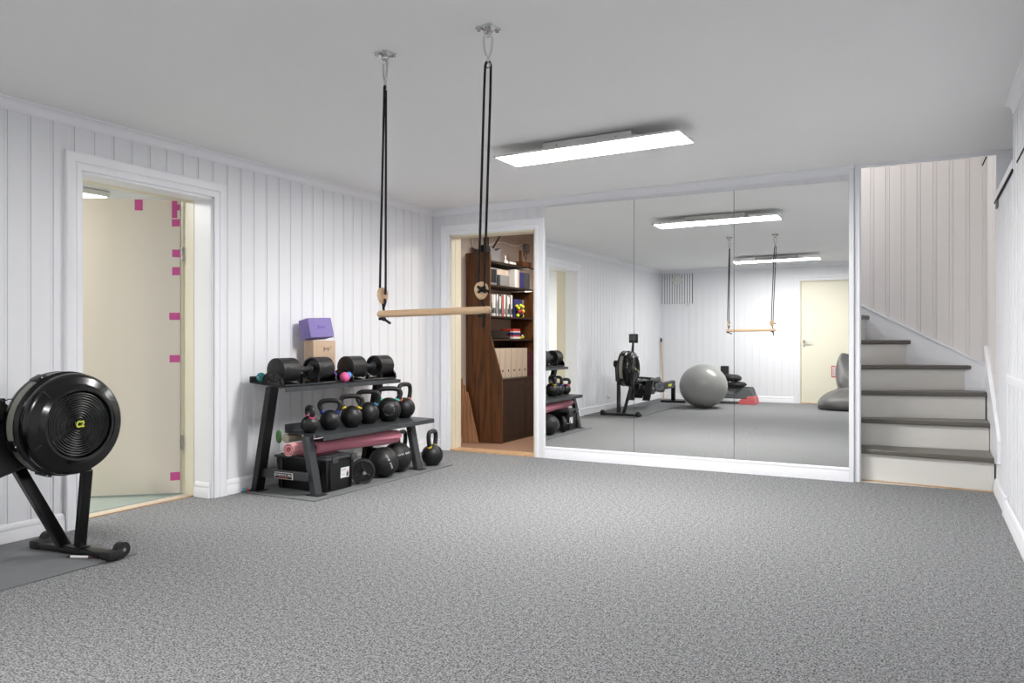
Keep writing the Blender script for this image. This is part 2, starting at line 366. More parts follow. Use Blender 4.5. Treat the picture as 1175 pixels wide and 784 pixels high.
# reveal of the left doorway, with a step line; cream frames
mb = MB()
for u, s in ((D1[0], 1), (D1[1], -1)):
    a, b = sorted((u, u + s * .014)); mb.box(XL - .165, XL + .0, a, b, 0, ZD1)
    a, b = sorted((u, u + s * .017)); mb.box(XL - .09, XL - .005, a, b, 0, ZD1)
mb.box(XL - .165, XL, D1[0], D1[1], ZD1 - .014, ZD1); mb.box(XL - .09, XL - .005, D1[0], D1[1], ZD1 - .017, ZD1)
struct(mb.build('trim_13', 'trim', bevel=.001, origin=False))
def dframe(name, x0, x1, u0, u1, zt, axis, wd=.018, stop=.012):
    mb = MB()
    def bx(a0, a1, b0, b1, z0, z1):
        if axis == 'x': mb.box(min(a0, a1), max(a0, a1), b0, b1, z0, z1)
        else: mb.box(b0, b1, min(a0, a1), max(a0, a1), z0, z1)
    bx(x0, x1, u0, u0 + wd, 0, zt); bx(x0, x1, u1 - wd, u1, 0, zt); bx(x0, x1, u0 + wd, u1 - wd, zt - wd, zt)
    xs = x0 + (x1 - x0) * .02; xm = x0 + (x1 - x0) * .55
    if stop: bx(xs, xm, u0 + wd, u0 + wd + stop, 0, zt - wd); bx(xs, xm, u1 - wd - stop, u1 - wd, 0, zt - wd); bx(xs, xm, u0 + wd + stop, u1 - wd - stop, zt - wd - stop, zt - wd)
    return struct(mb.build(name, 'creamf', bevel=.002, origin=False))
dframe('trim_14', XL - .166, XL - .275, D1[0], D1[1], ZD1, 'x', .012, .003)
dframe('trim_15', YB + .061, YB + .17, D2[0] + .0, D2[1] + .0, ZD2, 'y', .014, .004)
mb = MB(); mb.box(D2[0], D2[0] + .016, YB, YB + .06, 0, ZD2); mb.box(D2[0], D2[1], YB, YB + .06, ZD2 - .016, ZD2); mb.box(D2[1] - .016, D2[1], YB, YB + .06, 0, ZD2); struct(mb.build('trim_16', 'creamf', origin=False))
dframe('trim_17', YR + .0, YR - .1, D3[0], D3[1], ZD3, 'y', .014, .0)
# thresholds
mb = MB(); mb.box(XL - .26, XL - .178, D1[0], D1[1], -.01, .007); struct(mb.build('trim_18', 'thresh2', bevel=.003, origin=False))
mb = MB(); mb.box(XL - .178, XL - .162, D1[0], D1[1], -.01, .006); struct(mb.build('trim_27', 'thresh', origin=False))
mb = MB(); mb.box(XL - .325, XL - .276, D1[1] + .003, D1[1] + .10, 0, ZD1 + .06); mb.box(XL - .30, XL - .276, D1[0] - .1, D1[0] - .0, 0, ZD1 + .06); struct(mb.build('trim_28', 'creamf', origin=False))
mb = MB(); mb.box(D2[0], D2[1], YB - .015, YB + .15, -.01, .016); struct(mb.build('trim_19', 'thresh', bevel=.005, origin=False))
# wall behind: floor strip carpet under the reveal
mb = MB(); mb.box(XL - .165, XL - .02, D1[0], D1[1], -.05, 0.0); struct(mb.build('floor_doorway', 'carpet', smooth=0, origin=False))

# -------- mirror wall
XM = (-2.972, -2.148, -1.3205, -0.481); ZM0, ZM1 = .105, 2.238
sides = ('left', 'middle', 'right')
labs = ('tall frameless wall mirror nearest the storage doorway, leftmost of the three panels', 'middle panel of the three tall wall mirrors', 'tall wall mirror beside the staircase, rightmost of the three panels')
for i in range(3):
    mb = MB(); mb.box(XM[i] + .0018, XM[i + 1] - .0018, YB - .010, YB - .004, ZM0, ZM1)
    tag(mb.build('wall_mirror', 'mirror', smooth=0), labs[i], 'mirror', 'tall mirror panels on the back wall')
mb = MB(); sweep(mb, [(0, 0), (.022, 0), (.022, .070), (.019, .076), (.019, .082), (.022, .088), (.020, .100), (.014, .104), (0, .105)], (-2.976, YB, 0), (XM[3], YB, 0), (0, -1, 0)); struct(mb.build('baseboard_mirror', 'trim', smooth=50, origin=False))
mb = MB(); mb.box(XM[0], XM[3], YB - .0035, YB + .001, ZM0, ZM1 - .001); struct(mb.build('trim_26', 'dgrey', origin=False))
mb = MB(); mb.box(XM[3], -.447, YB - .024, YB + .01, 0, zc(-.46) - .0); struct(mb.build('trim_20', 'trim', bevel=.002, origin=False))
mb = MB(); mb.box(-.445, -.408, YB - .004, YB + .09, 0, zc(-.43)); mb.box(-.46, -.4265, YB + .09, YB + .28, 0, TOP); mb.box(-.425, -.402, YB + .03, YB + .045, 0, zc(-.43)); struct(mb.build('trim_21', 'trim', bevel=.002, origin=False))
mb = MB(); mb.box(-.45, XR + .12, YB - .012, YB + .02, zc(0) - .022, zc(0) + .03); struct(mb.build('trim_22', 'trim', origin=False))

# -------- stairwell
YS = 7.196; ZT = 3.4
st = lambda u, d, z: (u, YS + d, z)
mb = MB(); wallseg(mb, st, -1.95, XR + .12, 0, ZT, .1, -.473 - .0, .1155); struct(mb.build('wall_stair_back', 'pinkpaint', smooth=0))
mb = MB(); sr = lambda u, d, z: (XR + .005 + d, u, z); wallseg(mb, sr, YB + .02, YS + .02, 0, ZT, .1, 6.29); struct(mb.build('wall_stair_right', 'pinkpaint', smooth=0))
mb = MB(); mb.box(-1.95, -1.85, YB + .14, YS + .1, 0, ZT); struct(mb.build('wall_stair_left', 'pinkpaint', smooth=0))
mb = MB(); mb.box(-1.95, XR + .2, YB + .02, YB + .12, TOP + .0, ZT + .1); struct(mb.build('wall_stair_front', 'pinkpaint', smooth=0))
mb = MB(); mb.box(-1.95, XR + .2, YB + .02, YS + .1, ZT, ZT + .1); struct(mb.build('ceiling_stair', 'ceil', smooth=0))
mb = MB(); mb.box(-1.95, XR + .1, YB + .02, YS + .1, -.05, 0); struct(mb.build('floor_stair', 'riser', smooth=0))
# skirting boards climbing with the stair
mb = MB(); mb.prism([(-.60, .70), (XR, .60), (XR, .845), (.432, .853), (-.471, 1.345), (-.75, 1.50), (-.75, .8)], lambda a, b, h: (a, YS - h, b), -.002, .012)
mb.prism([(XR, .842), (.432, .853), (-.471, 1.345), (-.75, 1.50), (-.75, 1.522), (-.471, 1.366), (.436, .872), (XR, .865)], lambda a, b, h: (a, YS - h, b), -.002, .022)
struct(mb.build('trim_23', 'trim', bevel=.002, origin=False))
mb = MB(); mb.prism([(7.19, .3), (7.19, .99), (6.02, .435), (5.96, .385), (5.96, .245), (6.29, .2)], lambda a, b, h: (XR + .005 - h, a, b), -.002, .016)
mb.prism([(7.19, .985), (7.19, 1.007), (6.02, .452), (5.945, .395), (5.945, .245), (5.96, .245), (5.96, .385), (6.02, .435)], lambda a, b, h: (XR + .005 - h, a, b), -.002, .024)
struct(mb.build('trim_24', 'trim', bevel=.001, origin=False))
mb = MB(); mb.cyl((XR - .03, 7.17, 2.43), (XR - .0, 7.15, 2.50), .005); struct(mb.build('trim_25', 'dark', origin=False))

stair = thing('staircase', (0, 6.3, 0), 'winding wooden staircase with dark grey treads and off-white risers turning left behind the mirrors', 'stairs')
XS0, XS1 = -.4265, .437
NO = [((XS0, 6.36), (XS1, 6.275), .24), ((XS0, 6.585), (XS1, 6.66), .445), ((XS0, 6.69), (XS1, 6.95), .652), ((-.44, 6.76), (.349, 7.178), .852),
      ((-.46, 6.80), (-.08, 7.178), 1.052), ((-.48, 6.84), (-.39, 7.178), 1.258), ((-.62, 6.84), (-.70, 7.178), 1.462), ((-.86, 6.84), (-.94, 7.178), 1.666), ((-1.1, 6.84), (-1.18, 7.178), 1.87)]
for k in range(8):
    (L, Rr, z), (L2, R2, z2) = NO[k], NO[k + 1]
    poly = [L, Rr]
    if k == 2: poly.append((XS1, 7.178))
    n = Vector((R2[0] - L2[0], R2[1] - L2[1])).normalized(); bk = Vector((-n.y, n.x)) * .03
    poly += [(R2[0] + (0 if k < 2 else bk.x), min(7.18, R2[1] + bk.y)), (L2[0] + bk.x, L2[1] + bk.y)]
    mb = MB(); mb.prism(poly, lambda a, b, h: (a, b, h), z - .034, z)
    mb.build('tread', 'tread', stair, True, bevel=.007)
    zp = 0 if k == 0 else NO[k - 1][2]
    n = Vector((Rr[0] - L[0], Rr[1] - L[1])).normalized(); bk = Vector((-n.y, n.x))
    A = Vector(L) + bk * .028; B = Vector(Rr) + bk * .028 - (n * .014 if k > 2 else n * 0); 
    if k == 0: zp = .008
    mb = MB(); mb.prism([tuple(A), tuple(B), tuple(B + bk * .018), tuple(A + bk * .018)], lambda a, b, h: (a, b, h), zp, z - .034)
    mb.build('riser', 'riser', stair, True)
mb = MB()
mb.prism([(-.415, 6.372), (.44, 6.288), (.44, 6.31), (-.415, 6.40)], lambda a, b, h: (a, b, h), 0, .006); mb.build('bottom_strip', 'thresh', stair, True)

# -------- side room behind the left doorway
XD = XL - .275
mb = MB(); mb.box(-7.2, -7.1, .6, 5.2, 0, 2.5); struct(mb.build('wall_side_room_far', 'trim', smooth=0))
mb = MB(); mb.box(-7.2, XD - .02, 5.1, 5.2, 0, 2.5); struct(mb.build('wall_side_room_right', 'trim', smooth=0))
mb = MB(); mb.box(-7.2, XD - .02, .6, .7, 0, 2.5); struct(mb.build('wall_side_room_left', 'trim', smooth=0))
mb = MB(); mb.box(-7.2, XL - .12, .6, 5.2, 2.36, 2.46); struct(mb.build('ceiling_side_room', 'grey_ceiling', smooth=0))
mb = MB(); mb.box(-7.2, XL - .295, .6, 5.2, -.05, .004); struct(mb.build('floor_side_room', 'greenfloor', smooth=0))
mb = MB()
for a in ((.7, D1[0], 0, 2.4), (D1[1], 5.1, 0, 2.4), (D1[0], D1[1], ZD1, 2.4)): mb.box(XL - .275, XL - .166, a[0], a[1], a[2], a[3])
struct(mb.build('wall_side_room_near', 'cream', smooth=0, origin=False))
t = thing('ceiling_lamp', (-6.66, 4.22, 2.36), 'bright white lamp seen above the open cream door', 'lamp')
mb = MB(); mb.rbox(-7.0, -6.33, 4.02, 4.42, 2.31, 2.36, .01); mb.build('housing', 'white', t, True)
mb = MB(); mb.box(-6.98, -6.35, 4.04, 4.40, 2.304, 2.309); mb.build('diffuser', 'lamp1', t, True)
# door leaf swung into the side room
hinge = Vector((-4.470, 3.640)); dirv = Vector((-.468, -.392)).normalized(); LW = .86
ang = math.atan2(dirv.y, dirv.x)
d1 = thing('door_1', (hinge.x, hinge.y, .016), 'cream door leaf ajar in the left doorway with pink tape strips along its hinge edge', 'door', rz=ang); d1['kind'] = 'structure'
# local x along leaf, local +y is the side towards the camera
mb = MB(); mb.box(.0, LW, -.02, .02, 0, 1.982); mb.build('leaf', 'cream', d1, bevel=.002)
m_edge = MB(); m_edge.box(-.0008, .0, -.018, .018, .002, 1.98); m_edge.build('hinge_edge', 'creamf', d1)
def leafz(v):   # height on the leaf for a photo row near the hinge
    return 1.0524 + (390.33 - v) / 893.25 * 5.23 - .016
rows = [(229, 249, .018, .052, 'h'), (250, 258.5, 0, .052, 0), (285.5, 294.5, 0, .050, 0), (305.5, 315, 0, .050, 0), (358.5, 367, 0, .068, 0), (407.5, 416, 0, .066, 0), (543, 552.5, 0, .062, 0), (233, 240, 0, .02, 0)]
for v0, v1, a, b, _ in rows:
    mb = MB(); z1, z0 = leafz(v0), leafz(v1); sk = .004 * random.uniform(-1, 1)
    z1 = min(z1, 1.9815)
    mb.prism([(a, z0), (b, z0 + sk), (b, z1 + sk * .6 - .001), (a, z1 - .001)], lambda p, q, h: (p, h, q), .0202, .0208)
    mb.build('tape_strip', 'tape', d1)
mb = MB(); mb.prism([(.235, leafz(241.5)), (.285, leafz(241.5)), (.285, 1.981), (.235, 1.981)], lambda p, q, h: (p, h, q), .0202, .0208); mb.build('tape_strip', 'tape', d1)
for z in (1.62, .34):
    mb = MB(); mb.cyl((-.012, .018, z - .05), (-.012, .018, z + .05), .006, seg=10); mb.box(-.012, .0, .004, .008, z - .045, z + .045); mb.build('hinge', 'steel', d1)
# -------- rear door (closed)
d3 = thing('door_3', ((D3[0] + D3[1]) / 2, YR - .03, 0), 'closed cream door in the rear wall, seen in the right mirror', 'door'); d3['kind'] = 'structure'
mb = MB(); mb.box(D3[0] + .016, D3[1] - .016, YR - .06, YR - .02, .012, ZD3 - .018); mb.build('leaf', 'creamr', d3, True, bevel=.002)
mb = MB(); mb.box(D3[0] + .014, D3[1] - .014, YR - .1, YR - .0, 0, .014); mb.build('threshold', 'thresh', d3, True)
mb = MB(); hx = D3[0] + .065
mb.cyl((hx, YR - .02, 1.03), (hx, YR - .012, 1.03), .026, seg=20); mb.cyl((hx, YR - .02, .955), (hx, YR - .014, .955), .022, seg=20)
mb.tube([(hx, YR - .012, 1.03), (hx, YR + .035, 1.03), (hx + .02, YR + .045, 1.03), (hx + .12, YR + .045, 1.028)], .009, smooth=2)
mb.build('handle', 'steel', d3, True)
mb = MB(); mb.box(D3[0] - .1, D3[1] + .1, YR - .2, YR - .121, 0, 2.2); struct(mb.build('wall_rear_backing', 'dark'))

# -------- storage room behind the back doorway
mb = MB(); mb.box(XL - .06, XL + .004, YB + .15, 8.7, 0, 2.5); struct(mb.build('wall_storage_left', 'beigewall', smooth=0, origin=False))
mb = MB(); mb.box(XL - .06, -2.02, 8.6, 8.7, 0, 2.5); struct(mb.build('wall_storage_back', 'beigewall', smooth=0, origin=False))
mb = MB(); mb.box(-2.1, -2.02, YB + .14, 8.6, 0, 2.5); struct(mb.build('wall_storage_right', 'beigewall', smooth=0, origin=False))
mb = MB(); mb.box(XL - .06, -2.02, YB + .151, 8.7, 2.4, 2.5); struct(mb.build('ceiling_storage', 'beigewall', smooth=0, origin=False))
mb = MB(); mb.box(XL - .06, -2.02, YB + .15, 8.7, -.05, .004); struct(mb.build('floor_storage', 'brownfloor', smooth=0, origin=False))
mb = MB()
for a in ((XL + .004, D2[0], 0, 2.4), (D2[1], -2.1, 0, 2.4), (D2[0], D2[1], ZD2, 2.4)): mb.box(a[0], a[1], YB + .151, YB + .17, a[2], a[3])
struct(mb.build('wall_storage_near', 'beigewall', smooth=0, origin=False))
trim('baseboard_storage', [(0, 0), (.012, 0), (.012, .05), (.006, .06), (0, .06)], [((XL + .004, YB + .17, .004), (XL + .004, 6.88, .004), (1, 0, 0))], 'beigewall')
# white cable on that wall
mb = MB(); mb.tube([(XL + .01, 6.98, 2.35), (XL + .012, 6.99, 2.15), (XL + .012, 7.03, 1.99), (XL + .012, 7.2, 2.03), (XL + .012, 7.6, 2.16), (XL + .012, 8.0, 2.13), (XL + .012, 8.3, 2.22)], .006, seg=8, smooth=2)
tag(mb.build('wall_cable', 'white'), 'thin white cable looping along the wall above the bookcase', 'cable')

YU, XF, XT = 6.897, -3.748, -3.89; YE = 7.885
bk = thing('bookcase', (-3.96, 7.4, .004), 'tall dark mahogany bookcase with slanted side and lower cupboard in the storage room', 'bookcase')
xb = XL + .006
mb = MB(); mb.prism([(xb, .004), (XF, .004), (XF, .655), (-3.79, .80), (XT, 1.12), (XT, 1.95), (xb, 1.95)], lambda a, b, h: (a, h, b), YU, YU + .02); mb.build('side_panel', 'walnut', bk, True, bevel=.001)
mb = MB(); mb.prism([(xb, .004), (XF, .004), (XF, .655), (-3.79, .80), (XT, 1.12), (XT, 1.60), (xb, 1.60)], lambda a, b, h: (a, h, b), YE, YE + .02); mb.build('side_panel', 'walnut', bk, True, bevel=.001)
for z in (1.866, 1.622, 1.302, 1.064):
    mb = MB(); mb.box(xb, XT, YU + .02, YE + (.0 if z < 1.7 else .06), z - .018, z); mb.build('shelf', 'walnutd', bk, True, bevel=.001)
mb = MB(); mb.box(xb, XF - .02, YU + .02, YE, .63, .652); mb.build('cupboard_top', 'walnutd', bk, True, bevel=.001)
for i in range(2):
    a, b = YU + .022 + i * .505, YU + .022 + (i + 1) * .505 - .012; b = min(b, YE - .002)
    mb = MB(); mb.box(XF - .018, XF, a, b, .07, .628); dr = mb.build('door', 'walnutd', bk, True, bevel=.001)
    if i == 0: mb = MB(); mb.cyl((XF, b - .03, .58), (XF + .018, b - .03, .58), .008, seg=10); mb.build('knob', 'steel', dr, True)
mb = MB(); mb.box(XF - .03, XF - .02, YU + .02, YE, .004, .07); mb.build('plinth', 'walnutd', bk, True)
mb = MB(); mb.box(xb, xb + .005, YU + .02, YE, .004, 1.06); mb.build('back_panel', 'walnutd', bk, True)

# magazine files in the lower compartment
for i in range(6):
    y0 = YU + .035 + i * .128
    f = thing('magazine_file', (-3.9, y0 + .06, .652), ['pale wooden magazine file, first from the slanted bookcase side', 'pale wooden magazine file, second from the slanted bookcase side', 'pale wooden magazine file, third from the slanted bookcase side', 'pale wooden magazine file, fourth from the slanted bookcase side', 'pale wooden magazine file, fifth from the slanted bookcase side', 'pale wooden magazine file farthest from the slanted bookcase side'][i], 'magazine file', 'pale magazine files in a row in the bookcase')
    mb = MB(); mb.prism([(-4.10, .653), (-3.862, .653), (-3.862, .965), (-4.10, .965)], lambda a, b, h: (a, h, b), y0, y0 + .118); mb.build('body', 'oakpale', f, True, bevel=.002)
    n = Vector((1, 0, 0))
    c = Vector((-3.862, y0 + .06, .73)); mb = MB(); mb.cyl(c - n * .004, c + n * .0035, .011, seg=14); mb.build('finger_hole', 'ink', f, True)
# tall purple folder right of the files
mb = MB(); mb.box(-4.08, -3.83, 7.81, 7.87, .653, .93); f = mb.build('ring_binder', 'maroon', bevel=.002); tag(f, 'dark purple binder at the far end of the magazine files', 'binder')
mb = MB(); mb.box(-3.83, -3.829, 7.82, 7.86, .80, .86); mb.build('spine_label', 'mark', f, True)
# hi-fi box and books on the shelf above
mb = MB(); mb.rbox(-4.15, -3.93, 6.95, 7.42, 1.066, 1.15, .006); o = mb.build('media_player', 'gloss'); tag(o, 'flat black electronic player on the lowest open shelf', 'electronics')
z = 1.066
for c, h, lb in (('mark', .022, 'white book at the bottom of the stack beside the black player'), ('redp', .016, 'red book second from the bottom of the stack beside the black player'), ('navy', .03, 'navy book in the stack beside the black player'), ('mark', .012, 'thin white book in the stack, just under the red one on top'), ('redp', .026, 'red book on top of the stack beside the black player')):
    mb = MB(); mb.box(-4.06, -3.90, 7.43, 7.60 - random.uniform(0, .02), z, z + h); tag(mb.build('book', c, bevel=.001), lb, 'book', 'books lying stacked on the lowest open shelf'); z += h + .0005
t = thing('toy_figurine', (-3.93, 7.68, 1.066), 'tiny yellow and white toy on the lowest open shelf', 'toy')
mb = MB(); mb.ball((-3.93, 7.67, 1.078), .013, 12, 8); mb.ball((-3.93, 7.71, 1.084), .018, 12, 8); mb.build('body', 'lime', t, True)
mb = MB(); mb.ball((-3.925, 7.695, 1.098), .012, 12, 8); mb.build('head', 'mark', t, True)
# row of slim books / magazines
cols = ['mark', 'grey', 'mark', 'mark', 'grey', 'mark', 'dgrey', 'mark', 'grey', 'redp', 'mark', 'grey', 'mark', 'mark', 'grey', 'mark']
y = YU + .03
for i, c in enumerate(cols):
    th = random.uniform(.020, .036); h = random.uniform(.205, .232); lean = random.uniform(-.01, .02)
    mb = MB(); mb.prism([(y, 1.3025), (y + th, 1.3025), (y + th + lean * 0, 1.3025 + h), (y, 1.3025 + h)], lambda a, b, hh: (hh, a, b), -4.10, -3.905 - random.uniform(0, .012))
    o = mb.build('magazine', c, bevel=.001)
    col = {'mark': 'white', 'grey': 'grey', 'dgrey': 'dark grey', 'ink': 'black', 'redp': 'red', 'navy': 'navy'}[c]
    pos = ['first', 'second', 'third', 'fourth', 'fifth', 'sixth', 'seventh', 'eighth', 'ninth', 'tenth', 'eleventh', 'twelfth', 'thirteenth', 'fourteenth', 'fifteenth', 'last'][i]
    tag(o, '%s magazine, %s in the upright row on the bookcase shelf counted from the doorway' % (col, pos), 'magazine', 'magazines standing upright on the bookcase shelf')
    if c in ('mark', 'grey'):
        mb = MB(); mb.box(-3.906, -3.9035, y + .004, y + th - .004, 1.33, 1.33 + h * random.choice((.25, .5, .6))); mb.build('spine_print', random.choice(['dgrey', 'ink', 'grey', 'dgrey']), o, True)
    y += th + .003
mb = MB(); mb.box(-4.0, -3.93, 7.51, 7.70, 1.3025, 1.50); tag(mb.build('picture_book', 'navy', bevel=.001), 'navy blue book standing behind the colourful toy', 'book')
mb = MB(); mb.box(-4.02, -3.95, 7.71, 7.78, 1.3025, 1.50); tag(mb.build('file_folder', 'grey', bevel=.001), 'grey folder standing right of the navy book', 'folder')
t = thing('ball_toy', (-3.905, 7.60, 1.3025), 'small toy of yellow, black and orange balls on the bookcase shelf', 'toy')
for nm, mm, pts in (('yellow_ball', 'lime', [(7.53, 1.42), (7.57, 1.40), (7.62, 1.43), (7.67, 1.42), (7.68, 1.37), (7.55, 1.32), (7.66, 1.32)]), ('orange_ball', 'redp', [(7.58, 1.365), (7.63, 1.375), (7.655, 1.355)]), ('black_ball', 'ink', [(7.54, 1.375), (7.60, 1.40), (7.645, 1.33), (7.6, 1.33)])):
    for yy, zz in pts: mb = MB(); mb.ball((-3.908, yy, zz), .0205, 12, 8); mb.build(nm, mm, t, True)
# second shelf: slatted heater box, grey boxes, binders
t = thing('slatted_case', (-4.0, 7.0, 1.622), 'small silver case with a slatted black front on the second shelf', 'case')
mb = MB(); mb.rbox(-4.08, -3.915, 6.955, 7.09, 1.6225, 1.80, .006); mb.build('body', 'grey', t, True)
mb = MB()
for k in range(5): mb.box(-3.915, -3.911, 6.968 + k * .023, 6.982 + k * .023, 1.645, 1.785)
mb.build('slat', 'ink', t, True)
for (a, b, h, x, m, nm, lb, ct) in ((7.16, 7.36, .115, -3.93, 'grey', 'storage_tin', 'small light grey metal box in front of the grey folder on the second shelf', 'box'), (7.20, 7.46, .185, -3.99, 'oakpale', 'document_box', 'tall grey-beige document box behind the small grey metal box', 'box')):
    mb = MB(); mb.rbox(x - (.028 if x > -3.95 else .12), x + .02, a, b, 1.6225, 1.6225 + h, .004); tag(mb.build(nm, m), lb, ct)
for i, (a, b, m, lb) in enumerate(((7.47, 7.53, 'mark', 'white binder on the second shelf, first of the binder row'), (7.535, 7.575, 'oakpale', 'cream binder on the second shelf next to the white one'), (7.585, 7.64, 'navy', 'navy binder on the second shelf beside the cream one'), (7.645, 7.70, 'navy', 'second navy binder on the second shelf'), (7.705, 7.77, 'dgrey', 'dark grey binder on the second shelf right of the navy ones'), (7.775, 7.83, 'dgrey', 'outermost dark grey binder on the second shelf'))):
    mb = MB(); mb.box(-4.1, -3.90, a, b, 1.6225, 1.6225 + (.195 if m in ('mark', 'oakpale') else .175), ); o = mb.build('ring_binder', m, bevel=.003); tag(o, lb, 'binder', 'binders standing on the second bookcase shelf')
# top shelf: router, odds and ends
t = thing('wifi_router', (-4.0, 7.12, 1.867), 'silver grey router with three long black antennas on top of the bookcase', 'router')
mb = MB(); mb.prism([(7.04, 1.868), (7.22, 1.868), (7.26, 2.03), (7.14, 1.985), (7.01, 2.03)], lambda a, b, h: (h, a, b), -4.02, -3.95); mb.build('body', 'grey', t, True, bevel=.004)
mb = MB(); mb.rbox(-4.06, -4.021, 7.0, 7.20, 1.868, 2.04, .004); mb.build('base', 'ink', t, True)
for a, b in (((-4.03, 7.03, 2.03), (-4.03, 7.03, 2.22)), ((-4.03, 7.11, 2.03), (-4.03, 7.11, 2.22)), ((-4.02, 7.20, 2.03), (-4.02, 7.40, 2.22))):
    mb = MB(); mb.cyl(a, b, .009, .007, seg=8); mb.build('antenna', 'ink', t, True)
t = thing('small_ornament', (-3.94, 7.26, 1.867), 'small white ornament beside the router', 'ornament')
mb = MB(); mb.lathe([(.03, 0), (.028, .03), (.01, .045), (.012, .075), (.006, .09)], (-3.94, 7.32, 1.867), (0, 0, 1), 14); mb.build('body', 'white', t, True)
mb = MB(); mb.rbox(-3.99, -3.91, 7.38, 7.52, 1.867, 1.895, .006); tag(mb.build('power_adapter', 'white'), 'flat white box lying on the bookcase top', 'box')
mb = MB(); mb.tube([(-3.97 + .04 * math.cos(a), 7.585 + .055 * math.sin(a), 1.878 + .005 * (a % 3)) for a in [i * .45 for i in range(34)]], .008, seg=8); tag(mb.build('cable_coil', 'rope'), 'coiled black cable on the bookcase top', 'cable')
mb = MB(); mb.rbox(-4.0, -3.9, 7.66, 7.88, 1.867, 1.925, .004); tag(mb.build('wooden_tray', 'walnut'), 'dark brown box at the far end of the bookcase top', 'box')
mb = MB(); mb.box(-3.97, -3.95, 7.70, 7.73, 1.925, 2.05); mb.tube([(-3.96, 7.75, 1.93), (-3.96, 7.80, 2.03), (-3.96, 7.85, 1.95), (-3.96, 7.88, 2.06)], .004, seg=6); tag(mb.build('wooden_stand', 'walnut'), 'small wooden stand with wire on the brown box', 'ornament')
# junction box, hanging cables and lamp at the far right of the storage room
mb = MB(); mb.rbox(XL + .004, XL + .05, 8.20, 8.29, 2.08, 2.19, .006); tag(mb.build('junction_box', 'grey'), 'grey junction box high on the storage wall', 'junction box')
t = thing('wall_light', (-4.05, 8.2, 1.2), 'glowing light tube behind the far end of the bookcase', 'lamp')
mb = MB(); mb.box(XL + .004, XL + .04, 8.17, 8.25, 1.2, 1.66); mb.build('backplate', 'white', t, True)
mb = MB(); mb.cyl((XL + .075, 8.21, 1.22), (XL + .075, 8.21, 1.64), .03, seg=14); mb.build('tube', 'lamp2', t, True)
for (xx, yy, za, zb, lb) in ((-3.80, 7.955, .66, 1.35, 'dark string of beads hanging beside the bookcase end'), (-3.86, 8.0, 1.55, 2.2, 'dark hanging strap high beside the bookcase end')):
    mb = MB(); z = za; i = 0
    while z < zb:
        mb.ball((xx + .012 * math.sin(i * 2.1), yy + .012 * math.cos(i * 1.7), z), .016 + .006 * math.sin(i * 1.3), 8, 6); z += .027; i += 1
    mb.cyl((xx, yy, zb - .02), (xx, yy, 2.4), .003, seg=6)
    tag(mb.build('bead_garland', 'dark' if za > 1 else 'walnutd'), lb, 'garland')
# planks leaning in the corner before the bookcase
for i in range(3):
    mb = MB(); x = -4.165 + i * .058; yo = 6.80 + i * .016
    mb.prism([(x, .004), (x + .062, .004), (x - .045 + i * -.036 + .052, .66 - i * .07), (x - .045 - i * .036 + .0, .66 - i * .07)], lambda a, b, h: (max(a, XL + .006), h, b), yo, yo + .014)
    tag(mb.build('wood_plank', 'plank', bevel=.001), ['oak plank leaning in the corner, nearest the wall', 'middle oak plank leaning by the bookcase side', 'shortest and outermost oak plank leaning by the bookcase side'][i], 'plank', 'planks leaning beside the bookcase')

# ================================================================ LAMPS
def panel_lamp(x0, x1, y0, y1, zb, label, rz=0.0, glow='frost'):
    cx, cy = (x0 + x1) / 2, (y0 + y1) / 2; hx, hy = (x1 - x0) / 2, (y1 - y0) / 2; sl = .0115
    t = thing('ceiling_panel_lamp', (cx, cy, zb), label, 'ceiling lamp', 'flat panel lamps on the ceiling', rot=(0, -sl, rz))
    mb = MB()
    mb.box(-hx, hx, -hy, -hy + .012, 0, .012); mb.box(-hx, hx, hy - .012, hy, 0, .012); mb.box(-hx, -hx + .012, -hy + .012, hy - .012, 0, .012); mb.box(hx - .012, hx, -hy + .012, hy - .012, 0, .012); mb.box(-hx, hx, -hy, hy, .009, .013)
    mb.build('frame', 'white', t, bevel=.001)
    mb = MB(); mb.box(-hx + .012, hx - .012, -hy + .012, hy - .012, .003, .008); mb.build('diffuser', glow, t)
    mb = MB(); mb.box(-.30, .30, -.085, .085, .014, .068); mb.build('mounting_box', 'white', t, bevel=.002)
    for s in (-.2, .2): mb = MB(); mb.cyl((s, -.085, .04), (s, -.088, .04), .006, seg=10); mb.build('screw', 'steel', t)
    return t
panel_lamp(-2.475, -1.230, 4.43, 4.745, 2.250, 'lit flat ceiling lamp near the mirrored wall', R(-1.2))
panel_lamp(-2.565, -1.320, .19, .50, 2.246, 'lit flat ceiling lamp over the rear of the room, seen in the mirror', R(-1.2), 'frost2')

# ================================================================ TRAPEZE
def anchor(x, y, label):
    z = zc(x)
    t = thing('ceiling_anchor', (x, y, z), label, 'ceiling anchor', 'steel anchors the trapeze hangs from', rz=R(20))
    mb = MB(); mb.lathe([(.036, 0), (.038, -.007), (.022, -.013), (.012, -.016)][::-1], (0, 0, 0), (0, 0, 1), 24)
    for k in range(4):
        a = k * PI / 2 + .3; c, s_ = math.cos(a), math.sin(a)
        mb.box(0, .040, -.010, .010, -.008, 0, Matrix.Rotation(a, 4, 'Z')); mb.cyl((.038 * c, .038 * s_, -.006), (.038 * c, .038 * s_, 0), .014, seg=14)
    mb.build('plate', 'chrome', t, bevel=.001)
    for k in range(4):
        a = k * PI / 2 + .3; c, s_ = math.cos(a), math.sin(a)
        mb = MB(); mb.cyl((.038 * c, .038 * s_, -.006), (.038 * c, .038 * s_, -.017), .009, .008, seg=6); mb.build('bolt', 'steel', t)
    mb = MB(); mb.tube([(.014 * math.cos(a), 0, -.022 + .016 * math.sin(a)) for a in [i * PI / 8 for i in range(16)]], .004, closed=True); mb.build('eye', 'chrome', t)
    return t
